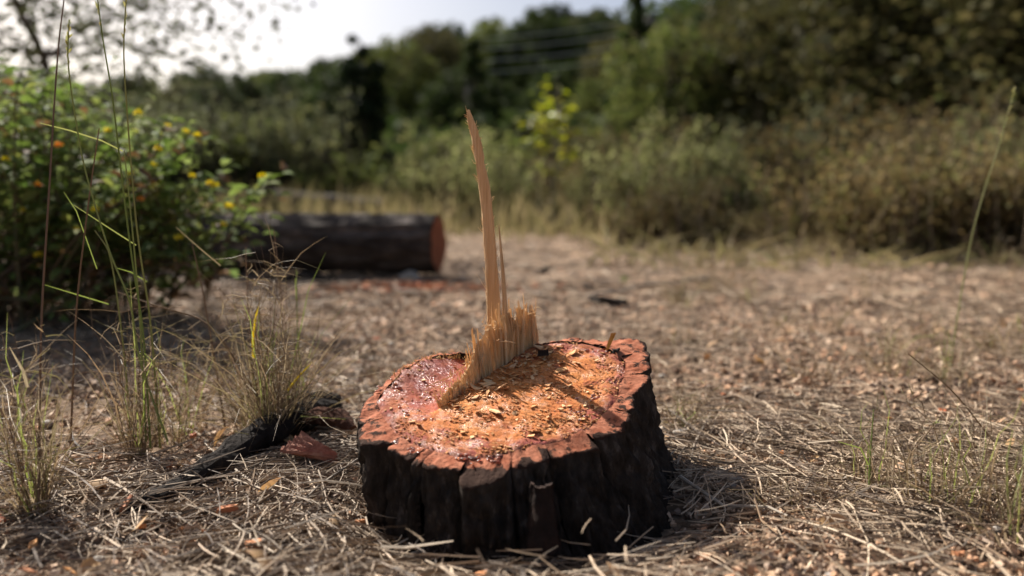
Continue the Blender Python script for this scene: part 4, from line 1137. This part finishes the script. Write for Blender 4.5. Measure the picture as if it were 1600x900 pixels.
for pr in protos:
    for ob in [pr]:
        if 'used' in ob.keys(): del ob['used']
for ob in bush.children:
    if 'used' in ob.keys(): del ob['used']
ra = rest[~dry[rest]]; rb = rest[dry[rest]]
V, F = leafmesh(lp[ra] - OB, ld_[ra], upv[ra], LL[ra], WWd[ra]); stuff(mk('leaves', V, F, M['bleaf'], bush, smooth=True))
V, F = leafmesh(lp[rb] - OB, ld_[rb], upv[rb], LL[rb], WWd[rb]); stuff(mk('withered_leaves', V, F, M['bleafdry'], bush, smooth=True))
# flowers
def flower(c, s, m_):
    n_ = 16
    d = rng.normal(size=(n_, 3)); d[:, 2] = np.abs(d[:, 2]) + .3; d /= np.linalg.norm(d, axis=1, keepdims=True)
    V, F = leafmesh(d * s * .1, d, rng.normal(size=(n_, 3)), np.full(n_, s * .55), np.full(n_, s * .5), droop=.3)
    mk('flower', V + c - OB, F, M[m_], bush, smooth=True)
for px, py, cl in [(410, 277, 'y'), (215, 178, 'y'), (290, 207, 'y'), (308, 213, 'y'), (262, 198, 'y'), (247, 234, 'y'), (204, 272, 'y'), (204, 285, 'o'), (240, 286, 'o'), (220, 313, 'o'), (178, 318, 'y'), (168, 205, 'y'), (300, 276, 'y'), (328, 288, 'y'), (336, 292, 'y'), (350, 352, 'y'), (240, 260, 'y'), (35, 205, 'y'), (10, 250, 'y'), (60, 290, 'o'), (35, 330, 'y'), (92, 228, 'o'), (358, 324, 'y'), (150, 330, 'y'), (120, 360, 'y'), (60, 400, 'y')]:
    flower(W(px, py, random.uniform(1.78, 1.92)), random.uniform(.013, .020), 'fy' if cl == 'y' else 'fo')
for k in range(5):
    t = random.choice(tips[:]); flower(t + np.array([0, 0, .01]), random.uniform(.014, .02), 'fy')

# ------------------------------------------------------------------ shrubs and trees
def crown_points(N, blobs):
    w_ = np.array([b[3] ** 3 if np.isscalar(b[3]) else b[3][0] * b[3][1] * b[3][2] for b in blobs]) ** .75; w_ /= w_.sum()
    k = rng.choice(len(blobs), N, p=w_)
    d = rng.normal(size=(N, 3)); d /= np.linalg.norm(d, axis=1, keepdims=True)
    r = rng.random(N) ** .45
    c = np.array([b[:3] for b in blobs]); s = np.array([[b[3]] * 3 if np.isscalar(b[3]) else b[3] for b in blobs])
    return c[k] + d * r[:, None] * s[k]
def make_tree(name_, label, cat, height, width, m_, nleaf, lsize, trunk_r, base_frac=.25, nlimb=16, shape='round', group=None):
    t_ = thing(name_, label, cat, (0, 0, 0), group)
    tr = np.array([[random.gauss(0, .02 * height) * (q > 0), random.gauss(0, .02 * height) * (q > 0), height * q / 7 * .93 - .1 * (q == 0)] for q in range(8)])
    parts = [tubes([tr], [np.linspace(trunk_r, trunk_r * .25, 8)], 8)]
    blobs = []
    for k in range(nlimb):
        f = base_frac + (1 - base_frac) * (k + random.random()) / nlimb
        if shape == 'cone': wr = width * .5 * (1.05 - f) / (1.05 - base_frac)
        elif shape == 'column': wr = width * .5 * (1 - .35 * abs(2 * f - 1) ** 3) * (1 if f < .85 else .75)
        else: wr = width * .5 * math.sqrt(max(.12, 1 - ((f - (base_frac + 1) / 2) / ((1 - base_frac) / 2)) ** 2))
        a = k * 2.4 + random.gauss(0, .4); rr = wr * random.uniform(.45, .85)
        i = min(6, int(f * .93 * 7)); b0 = tr[i] * 1.0
        e = np.array([math.cos(a) * rr, math.sin(a) * rr, height * f * .95])
        parts.append(tubes([[b0, (b0 + e) / 2 + [0, 0, -.03 * height * random.random()], e]], [[trunk_r * .35, trunk_r * .2, trunk_r * .08]], 5))
        s = max(wr * random.uniform(.38, .6), width * .1)
        blobs.append((e[0], e[1], e[2], (s, s, s * random.uniform(.55, .85))))
    V, F = merge(parts); mk('trunk', V, F, M['trunk'], t_, smooth=True)
    P = crown_points(nleaf, blobs); P[:, 2] = np.maximum(P[:, 2], height * base_frac * .5)
    V, F = quadleaves(P, rng.uniform(.6, 1.3, nleaf) * lsize); stuff(mk('crown', V, F, M[m_], t_))
    t_['ph'] = height
    return t_
def place(t_, px, Y, height=None, py_top=None, rz=None, wscale=1.0):
    x = (px - 800) / FPX * Y * math.cos(PITCH); z = float(gz(x, Y))
    if py_top is not None: height = max(.3, W(px, py_top, Y)[2] - z)
    s = height / t_['ph']
    t_.location = (x, Y, z - .02); t_.scale = (s * wscale, s * wscale, s); t_.rotation_euler = (0, 0, random.uniform(0, 6.28) if rz is None else rz)
    return t_
def make_shrub(name_, label, h, wd, m_, nst, nleaf, lsize, group=None, upright=.6):
    t_ = thing(name_, label, 'shrub', (0, 0, 0), group)
    st = []; tp = []
    for k in range(nst):
        a = random.uniform(0, 6.28); rr = math.sqrt(random.random()) * wd * .5; e = np.array([math.cos(a) * rr, math.sin(a) * rr, h * random.choice([random.uniform(.3, .75), random.uniform(.5, 1.0)]) * (1 - .25 * (rr / (wd * .5)) ** 2)])
        b = np.array([e[0] * .25, e[1] * .25, -.02]); m1 = b + (e - b) * .5 + np.array([0, 0, h * .12])
        u = np.linspace(0, 1, 6)[:, None]; st.append((1 - u) ** 2 * b + 2 * u * (1 - u) * m1 + u * u * e); tp.append((b, m1, e))
    V, F = tubes(st, [np.linspace(.012, .003, 6) * h] * nst, 4); stuff(mk('stems', V, F, M['bstem'], t_))
    k = rng.integers(0, nst, nleaf); tt_ = rng.uniform(.02, 1.08, nleaf)[:, None] ** .8
    b = np.array([x[0] for x in tp])[k]; m1 = np.array([x[1] for x in tp])[k]; e = np.array([x[2] for x in tp])[k]
    P = (1 - tt_) ** 2 * b + 2 * tt_ * (1 - tt_) * m1 + tt_ ** 2 * e + rng.normal(0, 1, (nleaf, 3)) * (.02 + .05 * rng.random((nleaf, 1))) * wd
    P[:, 2] = np.maximum(P[:, 2], .01)
    V, F = quadleaves(P, rng.uniform(.6, 1.4, nleaf) * lsize, .9); stuff(mk('foliage', V, F, M[m_], t_))
    nt_ = 36
    tw = []
    for k in range(nt_):
        a = random.uniform(0, 6.28); rr = math.sqrt(random.random()) * wd * .55; hh_ = h * random.uniform(.45, .98); ln = random.gauss(0, .12)
        b = np.array([math.cos(a) * rr, math.sin(a) * rr, 0]); tw.append([b, b + [ln * .3 * h, random.gauss(0, .04), hh_ * .5], b + [ln * h, random.gauss(0, .08), hh_]])
    V, F = tubes(tw, [[.0035 * h, .003 * h, .0012 * h]] * nt_, 4); stuff(mk('dead_twigs', V, F, M['deadtwig'], t_))
    t_['ph'] = h
    return t_
def dup(src, label=None):
    c = copy_tree(src)
    if label: c['label'] = label
    return c

# -- shrubs of the right middle ground
p_heath = make_shrub('heath_bush', 'x', 1.0, 1.15, 'heath', 46, 5200, .045)
p_sage = make_shrub('grey_green_shrub', 'x', 1.2, 1.1, 'sage', 40, 4200, .055)
p_green = make_shrub('green_shrub', 'x', 1.2, 1.2, 'green', 40, 4200, .07)
p_olive = make_shrub('olive_shrub', 'x', 1.6, 1.9, 'olive', 50, 6500, .07)
p_heath2 = make_shrub('heath_bush', 'x', 1.0, 1.5, 'heath', 30, 4200, .05)
p_sage2 = make_shrub('grey_green_shrub', 'x', 1.2, 1.5, 'sage', 26, 3600, .06)
ALT = {'heath_bush': (p_heath, p_heath2), 'grey_green_shrub': (p_sage, p_sage2)}
used = set()
def use(src, label, group=None):
    o = src if src.name not in used else dup(src)
    used.add(src.name)
    o['label'] = label
    if group: o['group'] = group
    return o
mid = [
    (p_heath, 1065, 4.9, 262, 1.0, 'dry brown heath bush in the middle of the clearing edge'),
    (p_heath, 1345, 4.5, 215, 1.05, 'broad brown heath bush right of the middle one'),
    (p_heath, 1490, 4.4, 190, 1.1, 'rust tinted heath bush between the broad one and the right edge'),
    (p_heath, 1610, 4.2, 210, 1.1, 'brown heath bush cut by the right edge'),
    (p_heath, 1230, 5.4, 300, 1.0, 'low brown heath bush behind the gap between larger bushes'),
    (p_sage, 1020, 5.9, 175, .8, 'tall grey green shrub behind the middle heath bush'),
    (p_sage, 1130, 5.6, 205, .8, 'grey green shrub right of the tall one'),
    (p_green, 1235, 6.4, 215, 1.0, 'green shrub behind the low brown bush'),
    (p_heath, 1290, 6.2, 150, .95, 'tall brownish bush behind the broad heath bush'),
    (p_heath, 1440, 6.6, 160, 1.0, 'tall brown bush in the second row at right'),
    (p_sage, 935, 7.2, 215, .8, 'grey green shrub right of the yellow leaved sapling'),
    (p_sage, 760, 8.2, 205, .9, 'grey green shrub left of the yellow leaved sapling'),
    (p_sage, 690, 9.0, 190, .9, 'grey green shrub behind the tall splinter'),
    (p_green, 620, 9.6, 215, 1.1, 'low green shrub right of the dark narrow tree'),
    (p_green, 505, 9.4, 250, 1.2, 'low green shrub behind the middle of the log'),
    (p_olive, 455, 10.5, 105, .75, 'big olive grey shrub in front of the hill at left'),
    (p_olive, 355, 9.6, 130, .75, 'big olive grey shrub behind the flowering bush'),
    (p_olive, 250, 9.0, 110, .85, 'dim olive grey shrub behind the bush at the left'),
    (p_olive, 120, 8.0, 120, .9, 'dim olive grey shrub at the far left'),
    (p_olive, 10, 8.5, 100, .9, 'olive grey shrub cut by the left edge'),
    (p_heath, 900, 9.6, 240, 1.0, 'brown bush in the shade behind the sapling'),
    (p_green, 820, 10.0, 225, 1.0, 'green bush directly behind the sapling'),
    (p_heath, 985, 5.1, 325, .9, 'small low brown bush left of the middle heath bush'),
    (p_heath, 1180, 4.7, 345, .9, 'small low grey brown bush right of the middle heath bush'),
    (p_sage, 1545, 5.6, 150, .9, 'grey green bush behind the rust tinted heath bush'),
]
for n_, (src, px, Y, pt, ws, lab) in enumerate(mid):
    src = ALT.get(src.name.split('.')[0], (src, src))[n_ % 2]
    place(use(src, lab), px, Y, py_top=pt - 14, wscale=ws * random.uniform(.95, 1.25))
# lower back row of scrub, too alike to tell apart
for k in range(56):
    px = random.uniform(150, 1750); Y = random.uniform(8.5, 15); src = random.choice([p_sage, p_sage2, p_sage2, p_green, p_heath2, p_olive])
    o = dup(src); kd = {'grey_green_shrub': 'grey green', 'green_shrub': 'fresh green', 'heath_bush': 'brown', 'olive_shrub': 'olive grey'}[src.name.split('.')[0]]; rg = 'left of the dark narrow tree' if px < 560 else 'around the sapling' if px < 1000 else 'behind the heath bushes at right'; o['label'] = 'blurred %s scrub bush in the back row %s' % (kd, rg); o['group'] = 'back row %s scrub %s' % (kd, rg); o['category'] = 'shrub'
    place(o, px, Y, height=random.uniform(.7, 1.7) * (.6 + .03 * Y), wscale=random.uniform(1.0, 1.5))

# -- yellow green sapling
g = FG(865, 7.0); sapl = thing('sapling', 'young sapling with bright yellow green leaves behind the splinter', 'sapling', g)
tops = []
V = []
brs = []
for k in range(13):
    tg = W(random.uniform(822, 908), random.uniform(122, 185), 7.0 + random.uniform(-.3, .3)) - g
    if k > 9: tg = W([832, 892, 915][k - 10], [218, 235, 205][k - 10], 7.0) - g
    if k == 0: tg = W(868, 120, 7.0) - g
    b = np.array([0, 0, max(.1, tg[2] * random.uniform(.3, .6))]); brs.append([b, (b + tg) / 2 + [0, 0, .05], tg]); tops.append((b, tg))
parts = [tubes([[(0, 0, -.02), (.01, 0, .4), (0, .02, .8), (.02, 0, 1.2)]], [[.02, .016, .012, .006]], 6), tubes(brs, [[.009, .006, .003]] * len(brs), 5)]
V, F = merge(parts); mk('trunk', V, F, M['bstem'], sapl)
for b, tg in tops:
    for q in range(15):
        p = b + (tg - b) * random.uniform(.45, 1.05) + rng.normal(0, .035, 3); d = rng.normal(size=3); d[2] = abs(d[2]) * .3 - .1
        L = random.uniform(.045, .095)
        V, F = leafmesh(p[None], d[None], np.array([[random.gauss(0, .4), random.gauss(0, .4), 1.]]), np.array([L]), np.array([L * .75])); mk('leaf', V, F, M['sap'], sapl, smooth=True)

# -- trees
p_pine = make_tree('pine_tree', 'x', 'tree', 6.0, 4.2, 'pine', 5200, .26, .14, .22, 22)
p_pine2 = make_tree('pine_tree', 'x', 'tree', 6.0, 3.4, 'pine', 5200, .24, .13, .15, 24, 'cone')
p_oak = make_tree('olive_brown_tree', 'x', 'tree', 5.0, 4.4, 'oak', 9000, .17, .13, .12, 26)
p_grn = make_tree('green_tree', 'x', 'tree', 4.0, 3.2, 'green', 6500, .16, .08, .12, 22)
p_dark = make_tree('dark_narrow_tree', 'x', 'tree', 5.0, 1.6, 'darkpine', 7000, .17, .10, .04, 26, 'column')
def T(src, px, Y, pt, ws, lab, grp=None): return place(use(src, lab, grp), px, Y, py_top=pt, wscale=ws)
T(p_dark, 568, 10.6, 40, .9, 'dark narrow tree standing out against the sky left of the splinter')
T(p_pine2, 740, 15.5, 44, .85, 'second dark narrow tree on the slope just left above the splinter tip')
T(p_oak, 1290, 12.5, -90, 1.1, 'tall olive brown tree behind the bushes right of centre')
T(p_oak, 1460, 11.0, -130, 1.15, 'tall olive brown tree at the right with dense crown')
T(p_oak, 1620, 10.0, -160, 1.15, 'tall olive brown tree cut by the right edge')
T(p_oak, 1180, 15.0, -40, 1.0, 'olive brown tree between the fresh green tree and the tall trees')
T(p_oak, 1390, 16.0, -120, 1.2, 'olive brown tree behind and between the two tall right trees')
T(p_oak, 1560, 15.0, -150, 1.2, 'olive brown tree behind the right edge trees')
T(p_grn, 1050, 13.5, 30, .9, 'fresh green tree below the sky gap right of centre')
T(p_grn, 960, 17.0, 110, 1.0, 'green tree left of the fresh green tree on the slope')
T(p_pine2, 990, 16.0, -35, .7, 'dark pointed pine at the right end of the cables')
T(p_pine, 1150, 22, -60, 1.0, 'dark pine rising behind the fresh green tree')
T(p_pine, 1250, 24, -80, 1.1, 'dark pine in the back behind the tall olive brown tree')
T(p_pine, 1500, 22, -120, 1.2, 'dark pine in the back between the right trees')
T(p_pine, 335, 30, 95, 1.0, 'rounded dark pine on the skyline left of the narrow tree')
# upper left tree with open branches in front of the sky
p_open = make_tree('open_crowned_tree', 'slender tree with thin open foliage against the sky at upper left', 'tree', 4.0, 3.6, 'olive', 6000, .085, .05, .32, 34)
place(p_open, 70, 6.0, height=3.4, wscale=1.12, rz=.6)
# hillside wood
row = 0
for Y, sp in ((19, 2.6), (25, 3.0), (32, 3.4), (40, 3.8), (50, 4.2), (62, 4.6), (76, 5.2)):
    x = -.78 * Y
    while x < .85 * Y:
        xx = x + random.gauss(0, .5); yy = Y + random.gauss(0, 2)
        src = random.choice([p_pine, p_pine, p_pine2, p_oak, p_grn] if Y < 45 else [p_pine, p_pine, p_pine2])
        px = 800 + xx / yy / math.cos(PITCH) * FPX
        x += sp * random.uniform(.75, 1.25)
        hgt = random.uniform(3.6, 5.6) if Y > 22 else random.uniform(2.4, 3.6)
        # keep the photographed skyline
        z = float(gz(xx, yy)); limit = np.interp(px, [-200, 300, 430, 560, 620, 700, 850, 950, 1050, 1200, 1800], [95, 108, 100, 76, 54, 26, -4, 2, 24, -60, -200])
        hm = W(px, limit, yy)[2] - z
        if hm < 1.6: continue
        kd = {'pine_tree': 'dark pine', 'olive_brown_tree': 'olive brown tree', 'green_tree': 'green leafy tree'}[src.name.split('.')[0]]; rg = 'left' if px < 450 else 'middle' if px < 800 else 'right middle' if px < 1150 else 'far right'; dp = 'at the foot' if Y < 27 else 'half way up' if Y < 46 else 'near the top'
        o = dup(src); o['label'] = 'blurred %s %s of the wooded hillside, %s part' % (kd, dp, rg); o['group'] = '%ss %s of the hillside, %s part' % (kd, dp, rg); o['category'] = 'tree'
        place(o, px, yy, height=min(hgt, hm * random.uniform(.85, 1.0)), wscale=random.uniform(.95, 1.25))

# -- tall dry grass at the far edge of the clearing
N = 15000
y = rng.uniform(3.5, 13, N); x = rng.uniform(-1, 1, N) * (.75 * y)
k = (y > 6.0 + rng.normal(0, .5, N)) | ((x > .55 + rng.normal(0, .15, N)) & (rng.random(N) < .55)); x, y = x[k], y[k]; N = len(x)
keep = np.array([nz(a * .9, b * .9, 12) + .35 * random.random() for a, b in zip(x, y)]) > .0
x, y = x[keep], y[keep]; N = len(x)
P = np.zeros((N, 4, 3)); hgt = rng.uniform(.12, .5, N) * np.clip((y - 2.5) / 5, .22, 1); lx = rng.normal(0, .12, N); ly = rng.normal(0, .12, N)
for q in range(4):
    t = q / 3; P[:, q] = np.stack([x + lx * t * t, y + ly * t * t, gz(x, y) - .01 + hgt * t], -1)
V, F = ribbons(P, np.ones((N, 1)) * .008 * np.array([[1, .9, .6, .1]]))
tag(stuff(mk('meadow_grass', V, F, M['meadow'])), 'half dry grass growing at the far edge of the clearing', 'grass')

ys_ = rng.uniform(13, 80, 16000) ; xs_ = rng.uniform(-1, 1, 16000) * (.85 * ys_)
pz = gz(xs_, ys_) + rng.random(16000) ** 1.5 * 1.6
V, F = quadleaves(np.stack([xs_, ys_, pz], -1), rng.uniform(.3, .7, 16000) * (.5 + ys_ / 50))
tag(stuff(mk('undergrowth', V, F, M['pine'])), 'low dark undergrowth covering the hillside between the trees', 'undergrowth')

# -- power line across the hill
YP = 17.0
def pole(px, Y, pt, label):
    x = (px - 800) / FPX * Y; z = float(gz(x, Y)); top = W(px, pt, Y)[2]
    t_ = thing('utility_pole', label, 'utility pole', (x, Y, z - .1))
    V, F = tubes([[(0, 0, 0), (0, 0, (top - z) * .5), (0, 0, top - z + .06)]], [[.16, .14, .11]], 10); mk('shaft', V, F, M['pole'], t_)
    V, F = tubes([[(-.1, .0, top - z - .1), (0, -.14, top - z - .1), (.1, 0, top - z - .1)]], [[.05, .05, .05]], 6); mk('bracket', V, F, M['pole'], t_)
    return t_
pole(738, YP, 64, 'wooden utility pole mostly hidden behind the second dark narrow tree')
pole(1010, YP, 22, 'wooden utility pole mostly hidden behind the pointed pine')
for k, (ya, yb) in enumerate([(62, 28), (78, 46), (96, 66), (114, 86)]):
    P = []
    for q in range(14):
        t = q / 13; px = 738 + 272 * t; P.append(W(px, ya + (yb - ya) * t + 5 * math.sin(math.pi * t), YP))
    V, F = tubes([P], [[.011] * 14], 6)
    tag(recentre(mk('power_cable', V, F, M['cable'], smooth=True)), ['topmost', 'second from top', 'third from top', 'lowest'][k] + ' of the pale cables crossing in front of the wooded hill', 'cable', 'power cables')

for o in S.objects:
    if 'ph' in o.keys(): del o['ph']
